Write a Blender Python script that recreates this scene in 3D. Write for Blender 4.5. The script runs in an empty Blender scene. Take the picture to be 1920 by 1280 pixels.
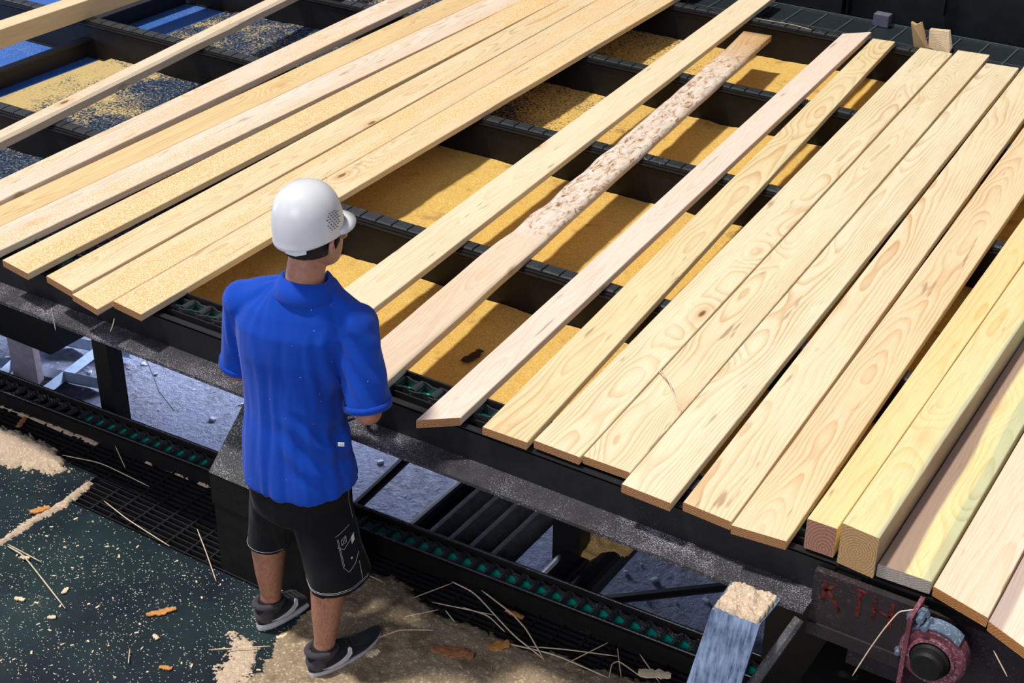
import bpy, bmesh, math, random
from mathutils import Vector, Matrix, noise
random.seed(7)
SC = bpy.context.scene
COL = SC.collection
PI = math.pi

# ------------------------------------------------------------------ helpers
def V(*a): return Vector(a)

def tag(o, label=None, cat=None, group=None, kind=None):
    if label: o['label'] = label
    if cat: o['category'] = cat
    if group: o['group'] = group
    if kind: o['kind'] = kind
    return o

def link(name, me, parent=None, loc=None):
    o = bpy.data.objects.new(name, me)
    COL.objects.link(o)
    if parent is not None: o.parent = parent
    if loc is not None: o.location = loc
    return o

def empty(name, loc=(0, 0, 0), rz=0):
    o = bpy.data.objects.new(name, None)
    COL.objects.link(o)
    o.location = loc
    o.rotation_euler = (0, 0, rz)
    o.empty_display_size = .05
    return o

class MB:
    """collects shapes into one mesh"""
    def __init__(s): s.bm = bmesh.new(); s.uv = None
    def poly(s, pts, faces):
        vs = [s.bm.verts.new(p) for p in pts]
        for f in faces:
            try: s.bm.faces.new([vs[i] for i in f])
            except ValueError: pass
        return vs
    def box(s, x0, x1, y0, y1, z0, z1, M=None, bev=0):
        p = [V(x, y, z) for z in (z0, z1) for y in (y0, y1) for x in (x0, x1)]
        if M is not None: p = [M @ q for q in p]
        tmp = s.poly(p, [(0, 2, 3, 1), (4, 5, 7, 6), (0, 1, 5, 4), (2, 6, 7, 3), (0, 4, 6, 2), (1, 3, 7, 5)])
        if bev:
            eds = list({e for v in tmp for e in v.link_edges})
            bmesh.ops.bevel(s.bm, geom=eds, offset=bev, segments=2, affect='EDGES', profile=.5)
        return s
    def prism(s, pts2, axis, a, b):
        """2D outline extruded along an axis; pts2 in the other two axes order"""
        def mk(p, t):
            return V(t, p[0], p[1]) if axis == 'x' else V(p[0], t, p[1]) if axis == 'y' else V(p[0], p[1], t)
        n = len(pts2)
        P = [mk(p, a) for p in pts2] + [mk(p, b) for p in pts2]
        F = [tuple(range(n)), tuple(range(2 * n - 1, n - 1, -1))] + [(i, i + n, (i + 1) % n + n, (i + 1) % n) for i in range(n)]
        s.poly(P, F)
        return s
    def tube(s, pts, rad, n=8, caps=True, flat=1.0):
        pts = [Vector(p) for p in pts]
        if not hasattr(rad, '__len__'): rad = [rad] * len(pts)
        rings = []; up = None
        for i, p in enumerate(pts):
            d = (pts[min(i + 1, len(pts) - 1)] - pts[max(i - 1, 0)]).normalized()
            if up is None:
                up = V(0, 0, 1) if abs(d.z) < .9 else V(0, 1, 0)
            a = d.cross(up).normalized(); b = a.cross(d).normalized(); up = b
            rings.append([s.bm.verts.new(p + a * math.cos(2 * PI * k / n) * rad[i] + b * math.sin(2 * PI * k / n) * rad[i] * flat) for k in range(n)])
        for r0, r1 in zip(rings, rings[1:]):
            for k in range(n):
                s.bm.faces.new((r0[k], r0[(k + 1) % n], r1[(k + 1) % n], r1[k]))
        if caps:
            s.bm.faces.new(list(reversed(rings[0]))); s.bm.faces.new(rings[-1])
        return s
    def rings(s, R, closed=True, caps=True):
        rr = [[s.bm.verts.new(p) for p in r] for r in R]
        n = len(rr[0])
        for r0, r1 in zip(rr, rr[1:]):
            for k in range(n if closed else n - 1):
                s.bm.faces.new((r0[k], r0[(k + 1) % n], r1[(k + 1) % n], r1[k]))
        if caps and closed:
            s.bm.faces.new(list(reversed(rr[0]))); s.bm.faces.new(rr[-1])
        return s
    def ball(s, c, r, sx=1, sy=1, sz=1, n=16, M=None):
        c = Vector(c)
        R = []
        for i in range(1, n):
            t = PI * i / n
            ring = []
            for k in range(2 * n):
                f = 2 * PI * k / (2 * n)
                q = V(math.sin(t) * math.cos(f) * sx, math.sin(t) * math.sin(f) * sy, -math.cos(t) * sz) * r
                if M is not None: q = M @ q
                ring.append(c + q)
            R.append(ring)
        s.rings(R)
        return s
    def lathe(s, c, prof, axis='z', n=32):
        """profile of (radius, height)"""
        c = Vector(c); R = []
        for r, h in prof:
            ring = []
            for k in range(n):
                f = 2 * PI * k / n; a = r * math.cos(f); b = r * math.sin(f)
                ring.append(c + (V(a, b, h) if axis == 'z' else V(a, h, b) if axis == 'y' else V(h, a, b)))
            R.append(ring)
        s.rings(R)
        return s
    def mesh(s, name, mat=None, smooth=False):
        bmesh.ops.recalc_face_normals(s.bm, faces=s.bm.faces)
        me = bpy.data.meshes.new(name); s.bm.to_mesh(me); s.bm.free()
        if mat: me.materials.append(mat)
        if smooth:
            for p in me.polygons: p.use_smooth = True
        return me
    def build(s, name, mat=None, parent=None, smooth=False, loc=None):
        return link(name, s.mesh(name, mat, smooth), parent, loc)

def baked(mb, voxel, smooth_it=4, decim=None):
    """voxel-merge overlapping closed shapes into one continuous surface"""
    me = mb.mesh('tmp')
    o = link('tmp', me)
    m = o.modifiers.new('r', 'REMESH'); m.mode = 'VOXEL'; m.voxel_size = voxel
    if smooth_it:
        m = o.modifiers.new('s', 'SMOOTH'); m.iterations = smooth_it; m.factor = .5
    dg = bpy.context.evaluated_depsgraph_get(); dg.update()
    out = bpy.data.meshes.new_from_object(o.evaluated_get(dg))
    bpy.data.objects.remove(o); bpy.data.meshes.remove(me)
    for p in out.polygons: p.use_smooth = True
    return out

# ------------------------------------------------------------------ node materials
class NT:
    def __init__(s, name):
        s.m = bpy.data.materials.new(name); s.m.use_nodes = True
        s.t = s.m.node_tree; s.t.nodes.clear()
        s.out = s.n('ShaderNodeOutputMaterial'); s.b = s.n('ShaderNodeBsdfPrincipled')
        s.l(s.b.outputs[0], s.out.inputs[0])
        s._c = None
    def n(s, typ, **kw):
        nd = s.t.nodes.new(typ)
        for k, v in kw.items(): setattr(nd, k, v)
        return nd
    def l(s, a, b): s.t.links.new(a, b)
    def set(s, inp, v):
        if isinstance(v, bpy.types.NodeSocket): s.l(v, inp)
        elif v is not None:
            if hasattr(v, '__len__') and len(v) == 3 and inp.type == 'RGBA': v = (*v, 1)
            inp.default_value = v
    def math(s, op, a, b=None, c=None, clamp=False):
        nd = s.n('ShaderNodeMath', operation=op, use_clamp=clamp)
        for i, v in enumerate((a, b, c)):
            if v is not None: s.set(nd.inputs[i], v)
        return nd.outputs[0]
    def vmath(s, op, a, b=None):
        nd = s.n('ShaderNodeVectorMath', operation=op)
        s.set(nd.inputs[0], a)
        if b is not None: s.set(nd.inputs[1], b)
        return nd.outputs['Value'] if op in ('LENGTH', 'DISTANCE', 'DOT_PRODUCT') else nd.outputs[0]
    def coord(s, kind='Object'):
        return s.n('ShaderNodeTexCoord').outputs[kind]
    def mapping(s, v, loc=(0, 0, 0), rot=(0, 0, 0), scale=(1, 1, 1)):
        nd = s.n('ShaderNodeMapping'); s.l(v, nd.inputs[0])
        nd.inputs[1].default_value = loc; nd.inputs[2].default_value = rot; nd.inputs[3].default_value = scale
        return nd.outputs[0]
    def noise(s, v, scale=5, detail=3, rough=.5, dist=0, out=0):
        nd = s.n('ShaderNodeTexNoise')
        s.l(v, nd.inputs['Vector']); s.set(nd.inputs['Scale'], scale); s.set(nd.inputs['Detail'], detail)
        s.set(nd.inputs['Roughness'], rough); s.set(nd.inputs['Distortion'], dist)
        return nd.outputs[out]
    def voro(s, v, scale=5, feature='F1', rnd=1, out='Distance'):
        nd = s.n('ShaderNodeTexVoronoi', feature=feature)
        s.l(v, nd.inputs['Vector']); s.set(nd.inputs['Scale'], scale); s.set(nd.inputs['Randomness'], rnd)
        return nd.outputs[out]
    def ramp(s, f, stops, interp='LINEAR'):
        nd = s.n('ShaderNodeValToRGB'); cr = nd.color_ramp; cr.interpolation = interp
        s.l(f, nd.inputs[0])
        while len(cr.elements) < len(stops): cr.elements.new(.5)
        for e, (p, c) in zip(cr.elements, stops):
            e.position = p
            e.color = (*c, 1) if hasattr(c, '__len__') else (c, c, c, 1)
        return nd.outputs[0]
    def mr(s, f, a, b, c=0, d=1, smooth=False):
        nd = s.n('ShaderNodeMapRange', clamp=True)
        if smooth: nd.interpolation_type = 'SMOOTHSTEP'
        s.set(nd.inputs[0], f)
        for i, v in enumerate((a, b, c, d)): s.set(nd.inputs[i + 1], v)
        return nd.outputs[0]
    def mix(s, f, a, b, mode='MIX'):
        nd = s.n('ShaderNodeMix', data_type='RGBA', blend_type=mode)
        s.set(nd.inputs[0], f)
        ci = [i for i in nd.inputs if i.type == 'RGBA']
        s.set(ci[0], a); s.set(ci[1], b)
        return [o for o in nd.outputs if o.type == 'RGBA'][0]
    def sep(s, v):
        nd = s.n('ShaderNodeSeparateXYZ'); s.l(v, nd.inputs[0]); return nd.outputs
    def comb(s, x, y, z):
        nd = s.n('ShaderNodeCombineXYZ')
        for i, v in enumerate((x, y, z)): s.set(nd.inputs[i], v)
        return nd.outputs[0]
    def bump(s, h, strength=.3, dist=.01):
        nd = s.n('ShaderNodeBump'); nd.inputs['Strength'].default_value = strength; nd.inputs['Distance'].default_value = dist
        s.l(h, nd.inputs['Height']); s.l(nd.outputs[0], s.b.inputs['Normal'])
    def fin(s, col, rough=.6, metal=0, spec=None):
        s.set(s.b.inputs['Base Color'], col); s.set(s.b.inputs['Roughness'], rough); s.set(s.b.inputs['Metallic'], metal)
        if spec is not None: s.b.inputs['Specular IOR Level'].default_value = spec
        return s.m

def plain(name, col, rough=.6, metal=0, spec=None, var=.15, scale=30, bump=0):
    t = NT(name); c = t.coord()
    n = t.noise(c, scale, 4, .6)
    k = t.mr(n, .3, .7, 1 - var, 1 + var)
    cc = t.mix(1.0, (*col, 1), t.comb(k, k, k), 'MULTIPLY')
    if bump: t.bump(n, bump, .003)
    return t.fin(cc, rough, metal, spec)

def dusty(name, base, dust, lo, hi, scale=160, rough=.45, big=(.35, .65), spec=.5, up=False, bump=.3):
    """dark metal with light dust specks; lo..hi is the speck threshold"""
    t = NT(name); c = t.n('ShaderNodeNewGeometry').outputs['Position']
    n = t.noise(c, scale, 3, .7)
    b = t.noise(c, 3.5, 4, .65)
    bb = t.mr(b, big[0], big[1], -.10, .08)
    f = t.mr(t.math('ADD', n, bb), lo, hi, 0, 1)
    if up:
        nz = t.sep(t.n('ShaderNodeNewGeometry').outputs['Normal'])[2]
        f = t.math('MULTIPLY', f, t.mr(nz, .3, .8))
    v = t.mr(t.noise(c, 22, 4, .6), .3, .7, .7, 1.35)
    bc = t.mix(1.0, (*base, 1), t.comb(v, v, v), 'MULTIPLY')
    t.bump(n, bump, .002)
    return t.fin(t.mix(f, bc, (*dust, 1)), t.mr(f, 0, 1, rough, .9), 0, spec)

def wood(name, seed, light=(.80, .60, .34), late=(.56, .30, .10), pith=(.05, -.10), tilt=(0, .015), ring=.0075,
         contrast=.75, dust=0.0, band=None, bands=(), knots=.55, warp=.012, bark=None, endc=(.50, .25, .11), dusty_col=(.80, .41, .12)):
    """solid ring texture about a pith line that runs along the board (local y), sliced by the board's own faces"""
    t = NT(name); c = t.coord()
    rs = random.Random(seed); off = (rs.uniform(0, 90), rs.uniform(0, 90), rs.uniform(0, 90))
    x, y, z = t.sep(c)
    cm = t.mapping(c, loc=off, scale=(3.5, 1.1, 3.5))
    w1 = t.math('MULTIPLY', t.math('SUBTRACT', t.noise(cm, 1.0, 2, .5), .5), warp * 7)
    w2 = t.math('MULTIPLY', t.math('SUBTRACT', t.noise(t.mapping(cm, loc=(7, 3, 5)), 1.0, 2, .5), .5), warp * 7)
    # knots
    kv = t.mapping(c, loc=off, scale=(6.5, 2.3, 3.0))
    vn = t.n('ShaderNodeTexVoronoi', feature='F1'); t.l(kv, vn.inputs['Vector']); vn.inputs['Scale'].default_value = 1.0
    kd = vn.outputs['Distance']; kc = t.sep(vn.outputs['Color'])[0]
    gate = t.math('GREATER_THAN', kc, knots)
    kw = t.math('MULTIPLY', t.math('MULTIPLY', t.mr(kd, 0, .55, 1, 0, True), gate), .030)
    px = t.math('ADD', t.math('ADD', t.math('SUBTRACT', x, pith[0]), t.math('MULTIPLY', y, tilt[0])), w1)
    pz = t.math('ADD', t.math('ADD', t.math('SUBTRACT', z, pith[1]), t.math('MULTIPLY', y, tilt[1])), w2)
    r = t.math('SQRT', t.math('ADD', t.math('MULTIPLY', px, px), t.math('MULTIPLY', pz, pz)))
    r = t.math('ADD', r, kw)
    fr = t.math('FRACT', t.math('DIVIDE', r, ring))
    late_f = t.ramp(fr, [(0, 0), (.45, .12), (.78, .75), (.88, 1), (.93, .25), (1, 0)])
    blot = t.noise(t.mapping(c, loc=off, scale=(9, 1.6, 9)), 1, 3, .55)
    late_f = t.math('MULTIPLY', late_f, t.mr(blot, .30, .68, .15, 1.0))
    base = t.mix(t.mr(blot, .35, .72, 0, .45), (*light, 1), tuple(light[i] * .72 + late[i] * .33 for i in range(3)) + (1,))
    fib = t.noise(t.mapping(c, scale=(420, 9, 420)), 1, 2, .6)
    fk = t.mr(fib, .25, .75, .84, 1.10)
    col = t.mix(t.math('MULTIPLY', late_f, contrast), base, (*late, 1))
    col = t.mix(1.0, col, t.comb(fk, fk, fk), 'MULTIPLY')
    for (x0, x1, bc, a, slope) in bands:
        xe = t.math('ADD', t.math('ADD', x, t.math('MULTIPLY', y, slope)), t.math('MULTIPLY', w1, .5))
        f = t.math('MULTIPLY', t.mr(xe, x0 - .004, x0 + .004), t.mr(xe, x1 - .005, x1 + .005, 1, 0))
        f = t.math('MULTIPLY', f, a)
        col = t.mix(f, col, t.mix(t.math('MULTIPLY', late_f, .5), (*bc, 1), tuple(v * .55 for v in bc) + (1,)))
    # knots colour
    core = t.math('MULTIPLY', t.mr(kd, .045, .085, 1, 0, True), gate)
    halo = t.math('MULTIPLY', t.mr(kd, .06, .26, .55, 0, True), gate)
    nz = t.sep(t.n('ShaderNodeNewGeometry').outputs['Normal'])
    top = t.mr(nz[2], .4, .8)
    col = t.mix(t.math('MULTIPLY', halo, .8), col, (.58, .32, .11, 1))
    col = t.mix(core, col, (.22, .10, .04, 1))
    # short dark pitch streaks
    st = t.noise(t.mapping(c, loc=(off[1], off[0], 0), scale=(34, 4.2, 10)), 1, 2, .5)
    col = t.mix(t.mr(st, .68, .75, 0, .6), col, (.28, .15, .06, 1))
    # sawn end: reddish rough
    ny = t.math('ABSOLUTE', t.sep(t.vmath('ADD', t.coord('Normal'), (0, 0, 0)))[1])
    ef = t.mr(ny, .55, .75)
    sp = t.mr(t.noise(c, 260, 2, .8), .3, .7, .70, 1.2)
    ring_f = t.ramp(fr, [(0, 0), (.35, .1), (.75, .9), (.9, 1), (1, 0)])
    ecol = t.mix(t.math('MULTIPLY', ring_f, .85), (*endc, 1), tuple(v * .5 for v in endc) + (1,))
    ecol = t.mix(1.0, ecol, t.comb(sp, sp, sp), 'MULTIPLY')
    col = t.mix(ef, col, ecol)
    if dust > 0:
        dn = t.noise(t.mapping(c, loc=off, scale=(7, .9, 1)), 1, 3, .6)
        sn = t.noise(c, 130, 3, .85)
        lim = t.mr(dn, .32, .58, .68, .60 - dust * .20)
        f = t.math('MULTIPLY', t.mr(t.math('SUBTRACT', sn, lim), -.03, .03), top)
        dv = t.mix(t.mr(t.noise(c, 150, 2, .7), .46, .60), (*dusty_col, 1), (.97, .84, .58, 1))
        col = t.mix(t.math('MULTIPLY', f, .85), col, dv)
    if bark:
        y0, y1 = bark
        bn = t.noise(t.mapping(c, scale=(20, 7, 20)), 1, 5, .7, 1.0)
        f = t.math('MULTIPLY', t.mr(y, y0, y0 + .18), t.mr(y, y1 - .25, y1, 1, 0))
        f = t.math('MULTIPLY', f, t.mr(bn, .32, .40))
        bc = t.ramp(t.noise(t.mapping(c, scale=(34, 13, 34)), 1, 6, .75, 1.2), [(.30, (.05, .02, .01)), (.38, (.28, .14, .07)), (.43, (.55, .38, .24)), (.50, (.74, .61, .52)), (.66, (.86, .78, .70))])
        col = t.mix(t.math('MULTIPLY', f, t.mr(nz[2], .1, .5)), col, bc)
        col = t.mix(t.mr(y, y1 - .45, y1 + .1, 0, .8), col, t.mix(late_f, (.62, .38, .15, 1), (.36, .18, .06, 1)))
    h = t.math('ADD', fib, t.math('MULTIPLY', t.noise(c, 240, 2, .8), t.math('ADD', t.math('MULTIPLY', ef, 3), .4)))
    t.bump(h, .35, .0012)
    return t.fin(col, .62, 0, .3)

def sawdust(name, a, b, c3, scale=170, dark=.0, patch=None):
    t = NT(name); c = t.n('ShaderNodeNewGeometry').outputs['Position']
    n = t.noise(c, scale, 3, .75); n2 = t.noise(c, 9, 4, .6)
    v = t.voro(c, scale * .8, out='Color')
    f = t.mr(n, .32, .68)
    col = t.mix(f, (*a, 1), (*b, 1))
    col = t.mix(t.mr(t.sep(v)[0], .80, .95, 0, .7), col, (*c3, 1))
    if patch:
        col = t.mix(t.mr(n2, patch[3], patch[3] + .10, 0, .75), col, (*patch[:3], 1))
    t.bump(t.math('ADD', n, t.math('MULTIPLY', n2, 2)), .8, .006)
    return t.fin(col, .95, 0, .1)

M = {}
M['steel'] = dusty('black_steel', (.009, .0085, .011), (.25, .24, .26), .70, .80, 190, .5)
M['steel2'] = dusty('brown_black_steel', (.008, .0065, .0068), (.12, .10, .085), .71, .84, 150, .6, spec=.3)
M['flange'] = dusty('dusty_flange', (.030, .028, .036), (.50, .48, .60), .53, .70, 230, .6, up=False)
M['ramp'] = dusty('speckled_sheet', (.035, .038, .045), (.50, .50, .52), .58, .68, 210, .55)
M['blacker'] = plain('black_paint', (.006, .006, .007), .55, 0, .4, .3)
M['link'] = dusty('chain_steel', (.022, .026, .030), (.36, .38, .40), .66, .80, 120, .38, spec=.7)
M['chainlow'] = dusty('oily_chain_steel', (.035, .033, .038), (.42, .42, .46), .62, .74, 140, .22, spec=1.0)
M['teal'] = plain('teal_plastic', (.0, .78, .60), .35, 0, .5, .12, 40)
M['blueplate'] = dusty('blue_plate', (.10, .17, .34), (.42, .50, .68), .56, .70, 120, .5, spec=.5)

def tray_mat():
    t = NT('skylit_tray_sheet'); c = t.n('ShaderNodeNewGeometry').outputs['Position']
    x, y, z = t.sep(c)
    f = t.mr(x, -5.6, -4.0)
    base = t.mix(f, (.030, .13, .48, 1), (.03, .06, .13, 1))  # sky light put into the colour: strong blue at left, fading to the right
    n = t.noise(c, 95, 3, .7); b = t.noise(c, 5, 4, .6)
    m = t.mr(t.math('ADD', n, t.mr(b, .3, .7, -.08, .08)), .56, .68)
    m = t.math('MULTIPLY', m, .7)
    col = t.mix(m, base, (.30, .42, .70, 1))
    t.bump(n, .6, .008)
    return t.fin(col, .55, 0, .4)
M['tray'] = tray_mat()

def ground_mat():
    t = NT('grey_blue_gravel'); c = t.n('ShaderNodeNewGeometry').outputs['Position']
    n = t.noise(c, 28, 5, .7); n2 = t.noise(c, 3.2, 4, .6); n3 = t.noise(c, 120, 2, .7)
    col = t.mix(t.mr(n, .3, .7), (.13, .14, .18, 1), (.42, .43, .52, 1))
    col = t.mix(t.mr(n2, .42, .62, 0, .6), col, (.30, .34, .48, 1))
    col = t.mix(t.mr(n3, .64, .74, 0, .7), col, (.62, .62, .70, 1))
    t.bump(n, .7, .03)
    return t.fin(col, .9, 0, .2)
M['ground'] = ground_mat()

def deck_mat():
    t = NT('dark_green_deck'); c = t.n('ShaderNodeNewGeometry').outputs['Position']
    x, y, z = t.sep(c)
    n = t.noise(c, 2.3, 4, .6); base = t.mix(t.mr(n, .35, .65), (.004, .008, .018, 1), (.012, .030, .034, 1))
    sp = t.voro(t.mapping(c, rot=(0, 0, .7), scale=(1, 1.5, 1)), 95)
    spc = t.sep(t.voro(t.mapping(c, rot=(0, 0, .7), scale=(1, 1.5, 1)), 95, out='Color'))[0]
    den = t.mr(t.noise(c, 5.5, 4, .65), .36, .72, .90, .35)
    f = t.math('MULTIPLY', t.mr(sp, .16, .30, 1, 0), t.math('GREATER_THAN', spc, den))
    sp2 = t.voro(t.mapping(c, rot=(0, 0, 1.9), scale=(1, 2.4, 1)), 38)
    spc2 = t.sep(t.voro(t.mapping(c, rot=(0, 0, 1.9), scale=(1, 2.4, 1)), 38, out='Color'))[1]
    f2 = t.math('MULTIPLY', t.mr(sp2, .12, .22, 1, 0), t.math('GREATER_THAN', spc2, .93))
    fine = t.mr(t.math('ADD', t.noise(c, 420, 2, .7), t.mr(t.noise(c, 4, 3, .6), .35, .7, -.10, .06)), .66, .74, 0, .55)
    f = t.math('MAXIMUM', t.math('MAXIMUM', f, f2), fine)
    col = t.mix(f, base, (.62, .58, .50, 1))
    t.bump(f, .5, .004)
    return t.fin(col, t.mr(f, 0, 1, .42, .9), 0, .4)
M['deck'] = deck_mat()

M['dust_tray'] = sawdust('golden_sawdust', (.50, .30, .10), (.78, .54, .20), (.90, .70, .34), 190, patch=(.40, .26, .12, .60))
M['dust_heap'] = sawdust('pinkish_sawdust', (.46, .34, .25), (.74, .58, .44), (.85, .72, .58), 200)
M['dust_floor'] = sawdust('trodden_sawdust', (.22, .165, .11), (.44, .34, .235), (.66, .54, .38), 150, patch=(.17, .125, .075, .52))
M['dust_pale'] = sawdust('pale_sawdust', (.55, .42, .30), (.85, .68, .52), (.92, .80, .66), 220)
M['straw'] = plain('straw', (.68, .55, .40), .8, 0, .2, .2, 60)
M['barkred'] = plain('red_bark', (.36, .15, .07), .85, 0, .2, .45, 70, .8)
M['barkorange'] = plain('orange_bark', (.58, .26, .08), .8, 0, .2, .35, 90, .6)
M['barkdark'] = plain('dark_bark', (.05, .02, .015), .85, 0, .2, .5, 80, 1)
M['chip'] = plain('chip_wood', (.78, .62, .44), .8, 0, .2, .15, 60)
M['red'] = plain('faded_red_paint', (.11, .022, .018), .9, 0, .1, .9, 60)
M['plate'] = dusty('dirty_side_plate', (.018, .012, .016), (.14, .09, .11), .60, .78, 140, .6)
M['pink'] = dusty('reddish_housing', (.16, .045, .065), (.42, .26, .30), .55, .72, 130, .5)
M['blue_metal'] = dusty('blue_grey_metal', (.10, .15, .22), (.45, .52, .62), .55, .7, 130, .4)
M['pipe'] = dusty('dusty_grey_pipe', (.085, .085, .095), (.24, .23, .22), .58, .72, 150, .85, spec=.2)
M['machine'] = plain('dark_machine', (.005, .008, .011), .6, 0, .3, .5, 12)
M['greybox'] = plain('grey_box', (.12, .12, .18), .6)
M['slat'] = plain('dark_slat', (.008, .015, .022), .5, 0, .5, .3, 30)
M['slatline'] = plain('slat_joint', (.07, .09, .10), .5, 0, .5, .3, 60)

# ------------------------------------------------------------------ setting
def struct(o): o['kind'] = 'structure'; return o

# gravel ground, about 0.8 m under the platform
g = MB(); nx, ny = 90, 70
vs = []
for j in range(ny + 1):
    for i in range(nx + 1):
        x = -14 + 18 * i / nx; y = -2 + 18 * j / ny
        vs.append((x, y, -.82 + .05 * noise.noise(V(x * 1.3, y * 1.3, 0)) + .025 * noise.noise(V(x * 5, y * 5, 3))))
g.poly(vs, [(j * (nx + 1) + i, j * (nx + 1) + i + 1, (j + 1) * (nx + 1) + i + 1, (j + 1) * (nx + 1) + i) for j in range(ny) for i in range(nx)])
struct(g.build('ground', M['ground'], smooth=True))
g = MB()
for k in range(700):
    x = random.uniform(-7, -1.2); y = random.uniform(3.9, 6.6); r = random.choice((.005, .007, .010, .016)) * random.uniform(.7, 1.2)
    z = -.82 + .05 * noise.noise(V(x * 1.3, y * 1.3, 0)) + r * .3
    R = Matrix.Rotation(random.uniform(0, 6), 3, 'Z')
    g.box(-r, r, -r * .7, r * .7, -r * .4, r * .5, Matrix.Translation(V(x, y, z)) @ R.to_4x4(), bev=r * .3)
tag(g.build('gravel', plain('pale_gravel', (.55, .56, .62), .9, 0, .2, .3, 8)), 'pale stones and clods scattered on the gravel ground', 'gravel', kind='stuff')

# platform deck (two sheets with a gap between) -----------------------
g = MB(); g.box(-4.015, 1.2, 1.0, 3.085, -.02, 0)
struct(g.build('floor', M['deck']))
g = MB(); g.box(-8.0, -4.035, 1.0, 3.27, -.02, 0)
struct(g.build('floor', M['deck']))
g = MB(); g.box(-8, 1.2, 3.0, 3.60, -.30, -.28); g.box(-8, 1.2, 2.99, 3.0, -.30, -.02);  # pan added under the grating; its black stands in for shade below
struct(g.build('floor', M['blacker']))

# floor grating: bearing bars along x, rods along y
tg = empty('floor_grating', (-4.0, 3.30, 0))
def gx(x): return (x + 3) * .042
g = MB()
for dim in (0, 1):
    if dim == 0:
        k = 0
        y = 3.095
        while y < 3.50:
            x0 = -4.01 if y < 3.28 else -7.8
            g.poly([V(x0 + 4, y - 3.3 + (gx(x0) if y > 3.3 else 0), z) for z in (-.03, -.002)] +
                   [V(5.0, y - 3.3 + (gx(1.0) if y > 3.3 else 0), z) for z in (-.002, -.03)] +
                   [V(x0 + 4, y + .005 - 3.3 + (gx(x0) if y > 3.3 else 0), z) for z in (-.03, -.002)] +
                   [V(5.0, y + .005 - 3.3 + (gx(1.0) if y > 3.3 else 0), z) for z in (-.002, -.03)],
                   [(0, 1, 2, 3), (7, 6, 5, 4), (0, 4, 5, 1), (1, 5, 6, 2), (2, 6, 7, 3), (3, 7, 4, 0)])
            y += .0262
    else:
        x = -7.8
        while x < 1.0:
            y0 = 3.09 if x > -4.0 else 3.275
            g.tube([(x + 4, y0 - 3.3, -.004), (x + 4, 3.49 - 3.3 + gx(x) * .9, -.004)], .0055, 6)
            x += .1
g.build('grate_panel', M['steel'], tg)
tag(tg, 'black steel floor grating along the low chain channel, strewn with straws', 'grating')

# ------------------------------------------------------------------ low chain channel with open chain over a teal strip
ROT = .042
tc = empty('chain_channel', (-3.0, 3.49, 0), ROT)
g = MB()
g.box(-5.0, 3.4, 0, .012, -.06, .062); g.box(-5.0, 3.4, .108, .125, -.06, .075); g.box(-5.0, 3.4, .0, .125, -.07, -.055)
g.box(-5.0, 3.4, .012, .024, .018, .024)
g.build('channel', M['blacker'] if False else M['steel2'], tc)
g = MB(); g.box(-1.38, 3.4, .014, .106, .012, .030); g.build('wear_strip', M['teal'], tc)
g = MB(); g.tube([(-5.0, .014, .066), (3.4, .014, .066)], .004, 6); g.tube([(-5.0, .112, .079), (3.4, .112, .079)], .004, 6)
g.build('edge_bead', M['chainlow'], tc)
tag(tc, 'low black steel channel with a teal strip inside, running along the grating', 'conveyor channel')

def open_link(p, w, h, mat, name):
    """one welded-steel chain link: two cranked side bars and a barrel"""
    g = MB(); t = .006
    for s in (-1, 1):
        pts = [(-.1 * p, w * .5), (.22 * p, w * .5), (.55 * p, w * .36), (1.12 * p, w * .36)]
        out = [(x, s * yy) for x, yy in pts] + [(x, s * (yy - t)) for x, yy in reversed(pts)]
        g.prism(out, 'z', 0, h)
    n = 12
    R = []
    for yy in (-w * .36, w * .36):
        R.append([V(1.0 * p + math.cos(2 * PI * k / n) * h * .52, yy, h * .62 + math.sin(2 * PI * k / n) * h * .52) for k in range(n)])
    g.rings(R)
    R = []
    for yy in (-w * .56, w * .56):
        R.append([V(.0 * p + math.cos(2 * PI * k / n) * h * .22, yy, h * .5 + math.sin(2 * PI * k / n) * h * .22) for k in range(n)])
    g.rings(R)
    me = g.mesh(name, mat)
    return me

P1 = .0625
me = open_link(P1, .088, .026, M['chainlow'], 'chain_link')
ch = empty('conveyor_chain', (-3.0, 3.49, 0), ROT)
x = -2.10
for k in range(72):
    if -3.0 + x > -1.2: break
    link('chain_link', me, ch, (x, .060, .032)); x += P1
tag(ch, 'oily open-link chain lying on the teal strip in the low channel by the grating', 'chain')

# ------------------------------------------------------------------ table: front rail, cross beams, chains, tray
ZT = .92
tr = empty('front_rail', (-2.5, 3.24, 0))
def at_root(root, g): 
    for v in g.bm.verts: v.co -= root.location
    return g
g = MB()
g.box(-9, -.98, 3.237, 3.249, .795, .905)
at_root(tr, g).build('web', M['steel'], tr)
g = MB(); g.box(-9, -1.02, 3.132, 3.249, .783, .795); at_root(tr, g).build('bottom_flange', M['flange'], tr)
g = MB()
g.box(-9, -.60, 3.237, 3.262, .900, .908, bev=0); g.box(-9, -.6, 3.262, 3.30, .872, .878); g.box(-9, -.6, 3.296, 3.302, .878, .906)
g.box(-9, -.6, 3.392, 3.400, .74, .925); g.box(-9, -.6, 3.300, 3.395, .862, .868)
at_root(tr, g).build('chain_guide', M['steel'], tr)
g = MB(); g.box(-9, -.6, 3.318, 3.378, .868, .880); at_root(tr, g).build('wear_strip', M['teal'], tr)
for (xa, xb, ya) in ((-4.375, -4.29, 3.62), (-2.305, -2.185, 3.95)):
    g = MB(); g.box(xa, xb, ya, ya + .08, -.86, .706); at_root(tr, g).build('leg', M['blacker'], tr)
tag(tr, 'long black front rail of the conveyor table with a dusty bottom ledge', 'rail')

P2 = .078
me = open_link(P2, .074, .030, M['link'], 'chain_link')
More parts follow.
